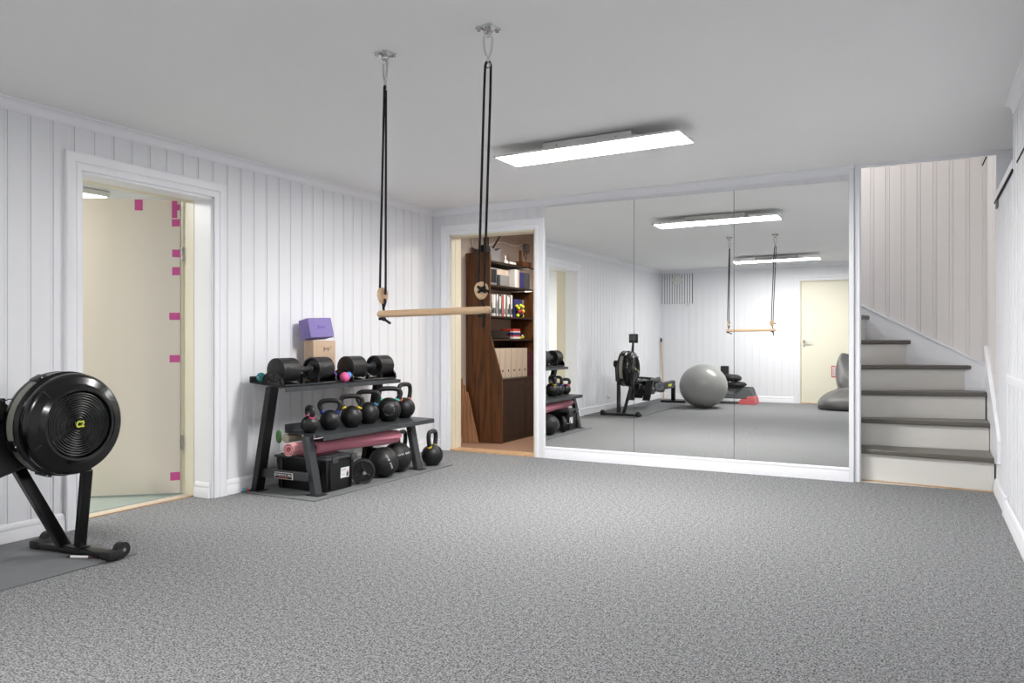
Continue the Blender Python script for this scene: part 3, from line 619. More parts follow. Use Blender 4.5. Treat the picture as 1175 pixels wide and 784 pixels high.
AL = Vector((-2.108, 2.793, zc(-2.108))); AR = Vector((-1.570, 2.769, zc(-1.57)))
anchor(AL.x, AL.y, 'four-armed steel anchor on the ceiling above the left trapeze rope'); anchor(AR.x, AR.y, 'four-armed steel anchor on the ceiling above the right trapeze rope')
tr = thing('trapeze_swing', (-1.84, 2.78, 1.14), 'wooden trapeze bar hanging on black ropes from the ceiling', 'trapeze')
BL = Vector((-2.150, 2.798, 1.168)); BR = Vector((-1.562, 2.776, 1.176))
u = (BR - BL).normalized()
mb = MB(); L_ = (BR - BL).length
mb.lathe([(.004, 0), (.010, .001), (.0145, .006), (.0155, .014), (.0155, L_ - .014), (.0145, L_ - .006), (.010, L_ - .001), (.004, L_)], BL, u, 24); mb.build('bar', 'birch', tr, True)
for A, off, zt, sp0, sp1, tz, name in ((AL, BL + u * .032, 2.160, .004, .013, 1.250, 0), (AR, BR - u * .032, 2.168, .013, .012, 1.256, 1)):
    # carabiner and swivel
    top = A.z - .030
    mb = MB(); d = Vector((.885, .466, 0)) if name else Vector((.80, -.2, 0))
    pts = [(0, 0), (.014, -.004), (.019, -.02), (.012, -.072), (.006, -.090), (0, -.094), (-.006, -.090), (-.012, -.072), (-.019, -.02), (-.014, -.004)]
    mb.tube([Vector((A.x, A.y, top)) + d * a + Vector((0, 0, b)) for a, b in pts], .0045, seg=8, closed=True, smooth=1); mb.build('carabiner', 'chrome', tr, True)
    mb = MB(); mb.cyl((A.x, A.y, top - .094), (A.x, A.y, top - .112), .007, seg=12); mb.tube([(A.x + .009 * math.cos(a), A.y, top - .124 + .011 * math.sin(a)) for a in [i * PI / 6 for i in range(12)]], .003, seg=8, closed=True); mb.build('swivel', 'chrome', tr, True)
    C0 = Vector((A.x, A.y, zt)); T = Vector((off.x + (-.006 if name == 0 else -.012), off.y, tz))
    sd = Vector((.885, .466, 0))
    for k, s_ in enumerate((-1, 1)):
        mb = MB(); mb.tube([C0 + Vector((0, 0, .028)), C0 + sd * s_ * sp0 * .6 + Vector((0, 0, .018)), C0 + sd * s_ * sp0, (C0 + T) / 2 + sd * s_ * (sp0 + sp1) / 2, T + sd * s_ * sp1 + Vector((0, 0, .02)), T + sd * s_ * sp1 * .9 + Vector((.01, -.012, .006))], .0052, seg=10, smooth=1); mb.build('rope', 'rope', tr, True)
    # egg-shaped toggle
    nrm = Vector((.55, -.83, 0)).normalized() if name else Vector((.92, -.1, 0)).normalized()
    side = Vector((0, 0, 1)).cross(nrm)
    mb = MB(); V = []
    for j, hh in enumerate((-.006, -.009, .009, .006)):
        sc_ = (.92, 1, 1, .92)[j]
        for i in range(28):
            a = 2 * PI * i / 28; rx = .029 + .004 * math.sin(a); V.append(T + nrm * (hh + .002) + side * (rx * math.cos(a) * sc_) + Vector((0, 0, 1)) * (.037 * math.sin(a) * sc_))
    V2 = [V[28:56], V[56:84]]
    mb._add(V, [tuple(range(28))[::-1], tuple(range(84, 112))] + [(j * 28 + i, j * 28 + (i + 1) % 28, (j + 1) * 28 + (i + 1) % 28, (j + 1) * 28 + i) for j in range(3) for i in range(28)]) if False else None
    order = [V[0:28], V[28:56], V[56:84], V[84:112]]
    order = [[T + nrm * hh + side * ((.029 + .004 * math.sin(2 * PI * i / 28)) * math.cos(2 * PI * i / 28) * sc_) + Vector((0, 0, 1)) * (.037 * math.sin(2 * PI * i / 28) * sc_) for i in range(28)] for hh, sc_ in ((-.009, .9), (-.006, 1), (.006, 1), (.009, .9))]
    flat = [p for r_ in order for p in r_]
    mb.bm.clear() if hasattr(mb.bm, 'clear') else None
    mb._add(flat, [tuple(range(28))[::-1], tuple(range(84, 112))] + [(j * 28 + i, j * 28 + (i + 1) % 28, (j + 1) * 28 + (i + 1) % 28, (j + 1) * 28 + i) for j in range(3) for i in range(28)])
    mb.build('toggle', 'birch', tr, True)
    mb = MB(); q = T + nrm * .012 + Vector((0, 0, .004))
    if name:
        mb.tube([q + side * -.016 + Vector((0, 0, .012)), q + nrm * .006, q + side * .016 + Vector((0, 0, -.012))], .0055, seg=8, smooth=1)
        mb.tube([q + side * .013 + Vector((0, 0, .014)), q + nrm * .008, q + side * -.014 + Vector((0, 0, -.013))], .0055, seg=8, smooth=1)
        mb.tube([q, q + nrm * .012 + side * .012 + Vector((0, 0, -.004)), q + nrm * .016 + side * .032 + Vector((0, 0, -.010))], .0055, seg=8, smooth=1); mb.ball(q + nrm * .006, .011, 12, 8)
    else:
        mb.tube([q + Vector((0, 0, -.02)), q + nrm * .006 + Vector((0, 0, -.03)), off + Vector((0, 0, .03))], .0055, seg=8, smooth=1)
    mb.build('knot', 'rope', tr, True)
    mb = MB(); B0 = Vector((T.x, T.y, tz - .03)); mb.tube([B0, off + Vector((0, 0, .016)), off + Vector((0, 0, -.016))], .0055, seg=8)
    mb.ball(off + Vector((0, 0, -.023)), (.012, .012, .009), 12, 8)
    e = Vector((.9, -.2, -.35)).normalized() if not name else Vector((.1, -.3, -1)).normalized()
    mb.tube([off + Vector((0, 0, -.022)), off + Vector((0, 0, -.024)) + e * .02, off + Vector((0, 0, -.026)) + e * .045], .006, seg=8, smooth=1)
    mb.tube([off + Vector((0, 0, -.022)) - u * .026, off + Vector((0, 0, -.02))], .006, seg=8)
    mb.build('bar_knot', 'rope', tr, True)

# ================================================================ RACK
mb = MB(); mb.rbox(XL + .02, -3.49, 3.875, 5.56, .0, .008, .003, 1); tag(mb.build('rack_floor_mat', 'rubber'), 'thin dark grey rubber mat under the dumbbell rack', 'mat')
rk = thing('dumbbell_rack', (-3.85, 4.6, .008), 'two-tier black steel dumbbell rack against the white panelled left wall', 'rack')
def slant(mb, x0, x1, z0, z1, y0, y1, t):
    """box-section leg in the x-z plane: centre x0 at z0 to x1 at z1, thickness t"""
    h = t / 2; mb.prism([(x0 - h, z0), (x0 + h, z0), (x1 + h, z1), (x1 - h, z1)], lambda a, b, hh: (a, hh, b), y0, y1)
for y0, y1 in ((3.92, 4.00), (5.10, 5.18)):
    mb = MB(); slant(mb, -4.085, -3.945, .012, .733, y0, y1, .048); mb.build('rear_leg', 'rackb', rk, True, bevel=.004)
for y0, y1 in ((3.985, 4.055), (5.175, 5.245)):
    mb = MB(); slant(mb, -3.605, -3.685, .012, .40, y0, y1, .045); mb.build('front_leg', 'rackg', rk, True, bevel=.004)
    mb = MB(); mb.box(-4.08, -3.635, y0 - .028, y0 + .012, .105, .162); mb.build('bottom_rail', 'rackg', rk, True, bevel=.004)
for x0, x1, y0, y1 in ((-4.14, -4.03, 3.91, 4.01), (-3.66, -3.55, 3.975, 4.065), (-4.14, -4.03, 5.09, 5.19), (-3.66, -3.55, 5.165, 5.255)):
    mb = MB(); mb.box(x0, x1, y0, y1, .0082, .014); mb.build('foot', 'rubberd', rk, True, bevel=.001)
# shelves: folded trays
def tray(x0, z0, x1, z1, y0, y1, back, lip, name='shelf'):
    t = .004
    mb = MB(); mb.prism([(x0, z0 - t), (x1, z1 - t), (x1, z1 - lip), (x1 + t, z1 - lip), (x1 + t, z1), (x0 + t, z0), (x0 + t, z0 + back), (x0, z0 + back)], lambda a, b, h: (a, h, b), y0, y1)
    return mb.build(name, 'rackg', rk, True, bevel=.001)
s1 = tray(-4.12, .760, -3.79, .729, 3.92, 5.225, .04, .027)
s2 = tray(-3.90, .415, -3.556, .406, 4.03, 5.37, .055, .033)
for yb, xx, z in ((3.99, -4.0, .741), (3.99, -3.9, .732), (5.15, -3.99, .741), (5.15, -3.9, .732), (4.035, -3.74, .406), (4.035, -3.64, .403), (5.22, -3.74, .406), (5.22, -3.64, .403)):
    mb = MB(); mb.cyl((xx, yb, z), (xx, yb, z - .012), .007, seg=6); mb.build('bolt', 'steel', rk, True)
# brand plate on the rail
mb = MB(); mb.box(-3.915, -3.755, 3.9505, 3.957, .108, .152); pl = mb.build('name_plate', 'mark', rk, True, bevel=.001)
mb = MB(); mb.box(-3.911, -3.759, 3.9495, 3.951, .111, .149); mb.build('plate_field', 'ink', pl, True)
text('GYMSTICK PRO', .0235, 'mark', pl, (-3.835, 3.949, .134), (1, 0, 0), (0, 0, 1), ext=.0004)
mb = MB(); mb.box(-3.88, -3.79, 3.9485, 3.9497, .115, .119); mb.build('red_line', 'redp', pl, True)

# dumbbells in cradles
TILT = math.atan2(.031, .33)
def dumbbell(yc, lab, labc):
    c = thing('dumbbell_cradle', (-3.925, yc, .7435), labc, 'dumbbell cradle', 'black cradles on the top shelf', rot=(0, TILT, 0))
    mb = MB(); mb.rbox(-.098, .098, -.262, .262, .0005, .016, .004); mb.build('base_tray', 'gloss', c)
    mb = MB(); mb.box(.0985, .1, -.255, .255, .004, .014); mb.build('front_strip', 'rackg', c)
    for yy in (-.272, -.085, .068, .262):
        arc = [(.098 * math.cos(a), .012 + .078 * math.sin(a)) for a in [i * PI / 14 for i in range(15)]]
        mb = MB()
        if yy in (-.272, .262):
            mb.prism(arc + [(-.098, .001), (.098, .001)], lambda a, b, h: (a, h, b), yy, yy + .008); eb = mb.build('end_bracket', 'gloss', c)
            mb = MB(); s_ = yy - .002 if yy < 0 else yy + .010
            mb.tube([(a * .98, s_, b) for a, b in arc], .0045, seg=6); mb.tube([(a * .68, s_, .012 + (b - .012) * .62) for a, b in arc], .0035, seg=6)
            for a in (40, 90, 140): mb.cyl((.015 * math.cos(R(a)), s_, .02), (.095 * math.cos(R(a)), s_, .012 + .075 * math.sin(R(a))), .0035, seg=6)
            for sgn in (-1, 1): mb.tube([(sgn * .085 + .012 * math.cos(a), s_, .016 + .012 * math.sin(a)) for a in [i * PI / 5 for i in range(10)]], .003, seg=6, closed=True)
            mb.build('bracket_rib', 'rackb', eb)
        else:
            for sg in (-1, 1): mb.prism([(sg * .098, .012), (sg * .060, .012), (sg * .078, .05), (sg * .094, .05)], lambda a, b, h: (a, h, b), yy, yy + .016)
            mb.build('support_tab', 'satin', c)
    d = thing('adjustable_dumbbell', (-3.925, yc, .7435), lab, 'dumbbell', 'adjustable dumbbells on the top shelf', rot=(0, TILT, 0))
    zz = .018 + .084
    for a, b in ((-.258, -.092), (.092, .258)):
        mb = MB(); prof = [(.060, a + (.006 if a > 0 else 0)), (.078, a), (.0815, a + .003)]
        if a > 0: prof = [(.03, a + .018), (.062, a + .018), (.070, a), (.080, a), (.083, a + .003)]
        else: prof = [(.03, a), (.078, a), (.083, a + .004)]
        n = 8
        for k in range(1, n): p = a + (b - a) * k / n; prof += [(.0832, p - .0012), (.0828, p - .0005), (.0828, p + .0005), (.0832, p + .0012)]
        if a > 0: prof += [(.083, b - .004), (.078, b), (.030, b)]
        else: prof += [(.083, b - .003), (.080, b), (.070, b), (.062, b - .018), (.03, b - .018)]
        mb.lathe(prof, (0, 0, zz), (0, 1, 0), 48); w_ = mb.build('weight_plates', 'iron', d)
        s_ = a if a < 0 else b; o_ = -.0015 if a < 0 else .0015
        mb = MB(); mb.lathe([(.024, min(0, o_)), (.024, max(0, o_))], (0, s_, zz + .050), (0, 1, 0), 24); mb.build('cap_mark', 'rackb', w_)
    mb = MB(); mb.lathe([(.028, -.092), (.028, -.070), (.0165, -.064), (.018, -.03), (.019, 0), (.018, .03), (.0165, .064), (.028, .070), (.028, .092)], (0, 0, zz), (0, 1, 0), 20); mb.build('handle', 'rackg', d)
dumbbell(4.215, 'black adjustable dumbbell on the top shelf, at the end nearer the left doorway', 'black cradle under the dumbbell nearer the left doorway')
dumbbell(4.945, 'black adjustable dumbbell on the top shelf, at the end nearer the storage doorway', 'black cradle under the dumbbell nearer the storage doorway')

# yoga blocks
def rounded_block(name, x0, x1, y0, y1, z0, z1, m, lab, M4=None):
    mb = MB(); mb.rbox(x0, x1, y0, y1, z0, z1, .006, 2, M4); return tag(mb.build(name, m), lab, 'yoga block', 'yoga blocks stacked on the top shelf')
rounded_block('yoga_block', -4.105, -4.018, 4.452, 4.697, .762, .9045, 'cork', 'cork yoga block at the bottom of the stack on the rack')
yb_ = rounded_block('yoga_block', -4.115, -4.018, 4.448, 4.695, .905, 1.050, 'cork', 'cork yoga block with black handwriting in the middle of the stack')
for k in range(1):
    pts = [(4.555, 1.000), (4.560, .988), (4.568, .993), (4.573, 1.0), (4.566, .985), (4.558, .965), (4.566, .972), (4.580, .990), (4.590, .991), (4.585, .984), (4.592, .984), (4.600, .992), (4.604, .984), (4.610, .993), (4.606, .975), (4.602, .964), (4.612, .980), (4.622, .990), (4.628, .985), (4.634, .996), (4.648, 1.004)]
    mb = MB(); mb.tube([(-4.0175, a, b) for a, b in pts], .0016, seg=6, smooth=1); mb.build('handwriting', 'ink', yb_, True)
P4 = Matrix.Translation((-4.062, 4.536, 1.1375)) @ Matrix.Rotation(R(-3), 4, 'Z') @ Matrix.Rotation(R(-12), 4, 'Y') @ Matrix.Rotation(R(2), 4, 'X')
pb = rounded_block('yoga_block', -.05, .05, -.128, .118, -.075, .075, 'purple', 'tilted purple foam yoga block on top of the stack', P4)
mb = MB()
for k, (a, b) in enumerate(((-.045, .02), (-.028, .012), (-.012, .014), (.004, .010), (.02, .014))): mb.box(.0500, .0506, a, a + b, -.008, .010 if k else .018, P4)
mb.build('embossed_print', mat('purple_print', (118, 96, 176), .8), pb, True)

# small balls on the shelf
def small_ball(name, c, r, m, lab, cat='massage ball'):
    mb = MB(); mb.ball(c, r, 20, 14); return tag(mb.build(name, m), lab, cat)
b = small_ball('massage_ball', (-4.055, 3.965, .794), .033, 'teal', 'small teal ball on the top shelf at the doorway end')
mb = MB(); mb.box(-4.06, -4.05, 3.9315, 3.933, .797, .801); mb.box(-4.052, -4.046, 3.9315, 3.933, .789, .793); mb.build('print', 'mark', b, True)
b = small_ball('massage_ball', (-3.835, 4.585, .774), .038, 'skin', 'small pink and blue ball between the two dumbbells')
mb = MB(); mb.ball((-3.819, 4.607, .787), (.026, .024, .026), 16, 10); mb.build('blue_patch', 'blueb', b, True)
small_ball('massage_ball', (-3.96, 4.60, .787), .030, mat('violet_ball_rubber', (96, 60, 150), .5), 'dark violet ball half hidden behind the pink and blue ball')

# kettlebells
def kettlebell(x, y, z0, r, top, rz, band, lab, hw=.62, group='kettlebells of different sizes on and beside the rack', tr_=.165):
    t = thing('kettlebell', (x, y, z0), lab, 'kettlebell', group, rz=R(rz))
    zc_ = .93 * r; T = top * r + zc_; tube_r = max(.0175, .20 * r)
    mb = MB(); prof = [(.45 * r, 0), (.56 * r, .012 * r)]
    for i in range(1, 22):
        a = -math.acos(.56) * 0 + (-PI / 2 + .62) + (PI / 2 - .62 + PI / 2 - .25) * i / 21; prof.append((r * math.cos(a), zc_ + r * math.sin(a) * 1.0))
    prof.append((.02, zc_ + r * .985)); prof = [p for p in prof if p[1] >= 0]
    mb.lathe(prof, (0, 0, 0), (0, 0, 1), 36); mb.build('body', 'iron', t)
    hz = T - tube_r; W = hw * r
    zb = zc_ + .60 * r
    pts = [(-W * .72, 0, zb), (-W * .95, 0, zc_ + 1.0 * r), (-W * 1.15, 0, zc_ + (hz - zc_) * .72), (-W * 1.02, 0, hz - .010), (-W * .62, 0, hz), (0, 0, hz + .002), (W * .62, 0, hz), (W * 1.02, 0, hz - .010), (W * 1.15, 0, zc_ + (hz - zc_) * .72), (W * .95, 0, zc_ + 1.0 * r), (W * .72, 0, zb)]
    mb = MB(); mb.tube(pts, tube_r, seg=14, smooth=2); mb.build('handle', 'iron', t)
    if band:
        for s_ in (-1, 1):
            a = Vector((s_ * W * .80, 0, zc_ + .77 * r)); d = Vector((s_ * W * .23, 0, .4 * r)).normalized()
            mb = MB(); mb.cyl(a, a + d * .013, tube_r * 1.14, tube_r * 1.08, seg=18); mb.build('colour_ring', band, t)
    return t
def kb(n, c): return mat('kettlebell_' + n, c, .55)
bp_pink, bp_blue, bp_yel, bp_sky, bp_teal, bp_or, bp_red = kb('pink', (226, 90, 130)), kb('blue', (44, 66, 150)), kb('yellow', (226, 196, 40)), kb('sky', (76, 140, 180)), kb('teal', (88, 186, 168)), kb('orange', (230, 124, 84)), kb('red', (214, 78, 92))
S2 = .4115
def s2z(x): return .4165 + (x + 3.9) * (-.009 / .344)
kettlebell(-3.74, 4.104, s2z(-3.74), .062, 2.15, -26, bp_pink, 'smallest black kettlebell with pink rings, on the shelf end nearest the doorway', .68)
kettlebell(-3.74, 4.312, s2z(-3.74), .073, 2.15, 36, bp_blue, 'black kettlebell with dark blue rings, second along the lower shelf', .88)
kettlebell(-3.72, 4.523, s2z(-3.72), .081, 2.08, 44, bp_yel, 'black kettlebell with yellow rings on the lower shelf', .86)
kettlebell(-3.765, 4.775, s2z(-3.765), .085, 2.12, 30, bp_sky, 'black kettlebell with light blue rings, half hidden on the lower shelf', .86)
k5 = kettlebell(-3.74, 5.003, s2z(-3.74), .096, 1.92, 42, bp_teal, 'largest shelf kettlebell, black with teal rings and a worn round face', .86)
kettlebell(-3.775, 5.265, s2z(-3.775), .086, 2.45, 84, bp_or, 'black kettlebell with orange rings at the far end of the lower shelf', .72)
kettlebell(-3.86, 5.345, .008, .086, 2.45, 100, bp_red, 'black kettlebell with red rings on the floor behind the slam balls', .72)
kettlebell(-3.62, 5.44, .008, .090, 2.40, 98, bp_yel, 'black kettlebell with yellow rings standing on the floor past the rack', .68)
# worn face ring of the big one
mb = MB(); cdir = Vector((3.74, -5.0, .35)).normalized(); cc = Vector((-3.74, 5.003, s2z(-3.74) + .089)); a_, b_ = mb.frame(cdir)
for i in range(26):
    if random.random() < .72:
        a = 2 * PI * i / 26; a2 = a + .16; f = lambda q: cc + (cdir * math.cos(.46) + (a_ * math.cos(q) + b_ * math.sin(q)) * math.sin(.46)) * .0962
        mb.tube([f(a), f((a + a2) / 2), f(a2)], .0014 + .001 * random.random(), seg=5)
mb.build('worn_mark', 'grey', k5, True)

# slam balls
def slam(x, y, r, lab, tilt, lon, ln=.10):
    t = thing('slam_ball', (x, y, .008), lab, 'medicine ball', 'black rubber balls under the rack')
    mb = MB(); n = 48
    prof = [(.012, .0)]
    for i in range(1, 48):
        a = -PI / 2 + PI * i / 48; rr_ = r * (1 - .006 * (math.cos(a * 24) > .6)); prof.append((rr_ * math.cos(a), r + r * math.sin(a)))
    prof.append((.012, 2 * r)); mb.lathe(prof, (0, 0, 0), (0, 0, 1), 40)
    ax = Matrix.Translation((0, 0, r)) @ Matrix.Rotation(R(tilt), 4, 'Y') @ Matrix.Translation((0, 0, -r)); mb.bm.transform(ax)
    mb.build('shell', 'rubberd', t)
    # short white print curved over the shell
    v = Vector((math.cos(R(lon[0])) * math.cos(R(lon[1])), math.sin(R(lon[0])) * math.cos(R(lon[1])), math.sin(R(lon[1]))))
    side = v.cross(Vector((0, 0, 1))).normalized(); up = side.cross(v); td = (side * math.cos(R(lon[2])) + up * math.sin(R(lon[2])))
    mb = MB()
    for i in range(9):
        a = (i - 4) * .115; c = (v * math.cos(a) + td * math.sin(a)); nd = v.cross(td)
        if i == 4: continue
        P = Matrix.Translation(Vector((0, 0, r)) + c * r) @ Matrix((( -v * math.sin(a) + td * math.cos(a)), nd, c)).transposed().to_4x4()
        h = .007; mb.box(-.0042, -.0018, -h, h, -.002, .0016, P); mb.box(.0018, .0040, -h, h if i % 2 else 0, -.002, .0016, P); mb.box(-.0042, .004, -h, -h + .004, -.002, .0016, P)
    mb.build('printed_word', 'mark', t)
slam(-3.635, 4.800, .114, 'black slam ball with steep white print, beside the ab wheel', 20, (-30, 8, 66))
slam(-3.69, 5.045, .117, 'black slam ball with level white print behind the rack front leg', -14, (-22, 18, -8))

# ab wheel
t = thing('ab_wheel', (-3.60, 4.50, .008), 'black ab roller wheel between the storage box and the slam balls', 'ab wheel')
ax = Vector((.72, -.69, .0)).normalized(); c = Vector((-3.60, 4.50, .008 + .091)); mb = MB()
mb.lathe([(.074, -.02), (.088, -.02), (.091, -.014), (.091, .014), (.088, .02), (.074, .02), (.072, .010), (.072, -.010), (.074, -.02)], c, ax, 40); mb.build('tyre', 'rubberd', t, True)
a_, b_ = mb.frame(ax) if False else MB().frame(ax)
mb = MB(); mb.lathe([(.074, -.006), (.076, .006), (.02, .004)], c, ax, 32); mb.lathe([(.022, -.03), (.022, .03)], c, ax, 20); mb.build('hub', 'satin', t, True)
mb = MB(); mb.cyl(c + ax * .02, c + ax * .10 , .015, .013, seg=16); hh = mb.build('handle', 'satin', t, True); mb = MB(); mb.cyl(c + ax * .10, c + ax * .103, .013, .011, seg=16); mb.build('handle_end', 'grey', hh, True)
mb = MB(); mb.tube([c + ax * .021 + (a_ * math.cos(q) + b_ * math.sin(q)) * .081 for q in [i * 2 * PI / 40 for i in range(40)]], .002, seg=6, closed=True)
for q in (.5, 2.6, 4.7): mb.cyl(c + ax * .012 + (a_ * math.cos(q) + b_ * math.sin(q)) * .02, c + ax * .012 + (a_ * math.cos(q) + b_ * math.sin(q)) * .06, .0025, seg=6)
mb.build('rim_line', 'dgrey', t, True)

# storage box
bx = thing('storage_box', (-3.82, 4.25, .008), 'black plastic storage box with grey lid and white label under the rack', 'box')
X0, X1, Y0, Y1 = -4.055, -3.575, 4.085, 4.40
mb = MB(); 
def frus(mb, x0, x1, y0, y1, z0, z1, ins, r=.0):
    V = [Vector(p) for p in ((x0 + ins, y0 + ins, z0), (x1 - ins, y0 + ins, z0), (x1 - ins, y1 - ins, z0), (x0 + ins, y1 - ins, z0), (x0, y0, z1), (x1, y0, z1), (x1, y1, z1), (x0, y1, z1))]
    mb._add(V, [(0, 3, 2, 1), (4, 5, 6, 7), (0, 1, 5, 4), (1, 2, 6, 5), (2, 3, 7, 6), (3, 0, 4, 7)])
frus(mb, X0 + .01, X1 - .01, Y0 + .01, Y1 - .01, .0085, .225, .012)
for yy in (Y0 + .045, Y1 - .05): mb.box(X1 - .024, X1 - .004, yy, yy + .012, .02, .225)
for xx in (X0 + .06, X1 - .08): mb.box(xx, xx + .012, Y0 + .002, Y0 + .024, .02, .225)
mb.build('body', 'box', bx, True, bevel=.006)
mb = MB(); mb.rbox(X0, X1, Y0, Y1, .226, .243, .004, 2); mb.rbox(X0 + .03, X1 - .03, Y0 + .03, Y1 - .03, .243, .252, .003, 2); mb.build('lid', 'lid', bx, True)
for yy in (4.17, 4.37): mb = MB(); mb.rbox(X1 - .01, X1 + .008, yy - .03, yy + .03, .205, .246, .003, 2); mb.build('latch', 'lid', bx, True)
lb_ = MB(); lx = X1 - .0135; lb_.prism([(4.245, .088), (4.335, .088), (4.335, .160), (4.245, .160)], lambda a, b, h: (lx + h + (b - .12) * .055, a, b), 0, .002); lab_ = lb_.build('label', 'mark', bx, True)
def lq(a0, a1, b0, b1, m, nm): q = MB(); q.prism([(a0, b0), (a1, b0), (a1, b1), (a0, b1)], lambda a, b, h: (lx + .002 + h + (b - .12) * .055, a, b), 0, .0006); q.build(nm, m, lab_, True)
lq(4.306, 4.327, .094, .124, 'dgrey', 'printed_block'); lq(4.306, 4.320, .128, .135, 'redp', 'red_print'); lq(4.25, 4.30, .146, .150, 'grey', 'printed_line'); lq(4.25, 4.295, .136, .138, 'grey', 'printed_line'); lq(4.25, 4.29, .11, .112, 'grey', 'printed_line')

# rolled mats on the box
def spiral_roll(name, pts, rads, th, turns, m, lab, group=None, squash=1.0):
    """spiral cross-section swept along pts"""
    mb = MB(); n = 26 * turns; A = Vector(pts[0]); B = Vector(pts[-1]); d = (B - A).normalized(); u_, v_ = mb.frame(d)
    rings = []
    for p, r_ in zip(pts, rads):
        p = Vector(p); out = []; inn = []
        for i in range(n + 1):
            a = 2 * PI * i / 26; f = i / n; rr_ = r_ * (.42 + .58 * f); t_ = th * r_ / rads[0]
            q = (u_ * math.cos(a) + v_ * math.sin(a) * squash)
            out.append(p + q * rr_); inn.append(p + q * (rr_ - t_))
        rings.append((out, inn))
    V = []; m_ = n + 1
    for out, inn in rings: V += out + inn
    F = []
    for k in range(len(rings) - 1):
        b0, b1 = k * 2 * m_, (k + 1) * 2 * m_
        for i in range(n):
            F.append((b0 + i, b0 + i + 1, b1 + i + 1, b1 + i)); F.append((b0 + m_ + i, b1 + m_ + i, b1 + m_ + i + 1, b0 + m_ + i + 1))
        F.append((b0, b1, b1 + m_, b0 + m_)); F.append((b0 + n, b0 + m_ + n, b1 + m_ + n, b1 + n))
    for b0 in (0, (len(rings) - 1) * 2 * m_):
        for i in range(n): F.append((b0 + i, b0 + m_ + i, b0 + m_ + i + 1, b0 + i + 1))
    mb._add([Vector(v) for v in V], F)
    return tag(mb.build(name, m), lab, 'exercise mat', group)
spiral_roll('rolled_mat', [(-3.795, 3.955, .304), (-3.80, 4.4, .304), (-3.83, 4.95, .300)], [.052, .050, .049], .0085, 2, 'pink', 'rolled light pink exercise mat with its spiral end showing under the rack', 'rolled pink exercise mats')
spiral_roll('rolled_mat', [(-3.685, 4.09, .307), (-3.68, 4.3, .308), (-3.675, 4.6, .306), (-3.665, 4.85, .298), (-3.66, 4.99, .292)], [.046, .052, .062, .068, .058], .009, 2, 'mauve', 'thick mauve pink rolled mat along the front of the storage box', 'rolled pink exercise mats')
mb = MB(); mb.prism([(-3.86, .254), (-3.70, .254), (-3.70, .259), (-3.86, .259)], lambda a, b, h: (a, h, b), 4.09, 4.35); tag(mb.build('mat_flap', 'mauve'), 'flat mauve mat edge lying on the box lid', 'exercise mat')
mb = MB(); mb.cyl((-3.90, 4.035, .371), (-3.91, 4.75, .371), .032, seg=28); tag(mb.build('foam_roller', 'beige', bevel=.006), 'beige foam roller behind the pink rolled mat', 'foam roller')
mb = MB(); mb.tube([(-4.01 + .016 * math.cos(a), 4.08 + .01 * math.sin(a * .5), .372 + .036 * math.sin(a)) for a in [i * 2 * PI / 24 for i in range(24)]], .012, closed=True); tag(mb.build('resistance_band', 'green'), 'looped green exercise band behind the rolled mats', 'exercise band')
t = thing('band_ends', (-4.14, 3.885, .008), 'small blue and orange band ends on the mat by the rear leg', 'exercise band')
for dx, dy, m_ in ((0, 0, 'blueb'), (.022, .006, 'redp'), (.012, -.008, 'teal')):
    mb = MB(); mb.tube([(-4.146 + dx, 3.885 + dy, .015), (-4.138 + dx, 3.895 + dy, .028), (-4.125 + dx, 3.89 + dy, .015)], .006, seg=8, smooth=1); mb.build('band', m_, t, True)

# ================================================================ ROWING MACHINE
mb = MB(); mb.rbox(XL + .017, -3.41, -.95, 2.525, 0, .008, .003, 1); tag(mb.build('rower_floor_mat', 'rubber'), 'long grey rubber mat under the rowing machine', 'mat')
rw = thing('rowing_machine', (-3.67, 2.36, .008), 'black indoor rowing machine with large round flywheel in front of the left doorway', 'rowing machine')
CY, CZ = 2.284, .657
X = (1, 0, 0)
def lx_(prof, name, m, parent=rw, seg=64): mb = MB(); mb.lathe([(r_, h) for r_, h in prof], (0, CY, CZ), X, seg); return mb.build(name, m, parent, True, smooth=35)
def ringprof(lst): return lst
# drum: closed back, grey band, front shell
drum = lx_([(.10, -3.685), (.225, -3.685), (.240, -3.678), (.246, -3.668), (.246, -3.651), (.236, -3.648)], 'rear_cover', 'gloss')
lx_([(.238, -3.650), (.2445, -3.648), (.2445, -3.602), (.238, -3.600)], 'perforated_band', 'grille')
front = lx_([(.236, -3.600), (.2465, -3.598), (.2465, -3.588), (.240, -3.584), (.232, -3.580), (.234, -3.574), (.2395, -3.555), (.238, -3.535), (.230, -3.518), (.220, -3.511), (.190, -3.506), (.186, -3.503), (.168, -3.486), (.158, -3.487), (.153, -3.500), (.150, -3.506), (.02, -3.506)], 'front_cover', 'gloss')
mb = MB()
for k in range(11):
    r_ = .032 + k * .0113
    mb.tube([(-3.499 + .004 * (k / 10), CY + r_ * math.cos(q), CZ + r_ * math.sin(q)) for q in [i * 2 * PI / 56 for i in range(56)]], .0030, seg=8, closed=True)
for q in (.42, .42 + PI, 1.99, 1.99 + PI): mb.tube([(-3.501, CY + .015 * math.cos(q), CZ + .015 * math.sin(q)), (-3.499, CY + .152 * math.cos(q), CZ + .152 * math.sin(q))], .002, seg=6)
mb.build('grille_rings', 'satin', front, True)
mb = MB(); mb.lathe([(.025, -3.505), (.025, -3.494), (.023, -3.492), (.002, -3.492)], (0, CY, CZ), X, 28); hb = mb.build('hub_badge', 'gloss', rw, True)
text('C2', .040, 'lime', hb, (-3.4912, CY, CZ), (0, 1, 0), (0, 0, 1), ext=.0008, sx=.85, shear=.15, fat=.0012)
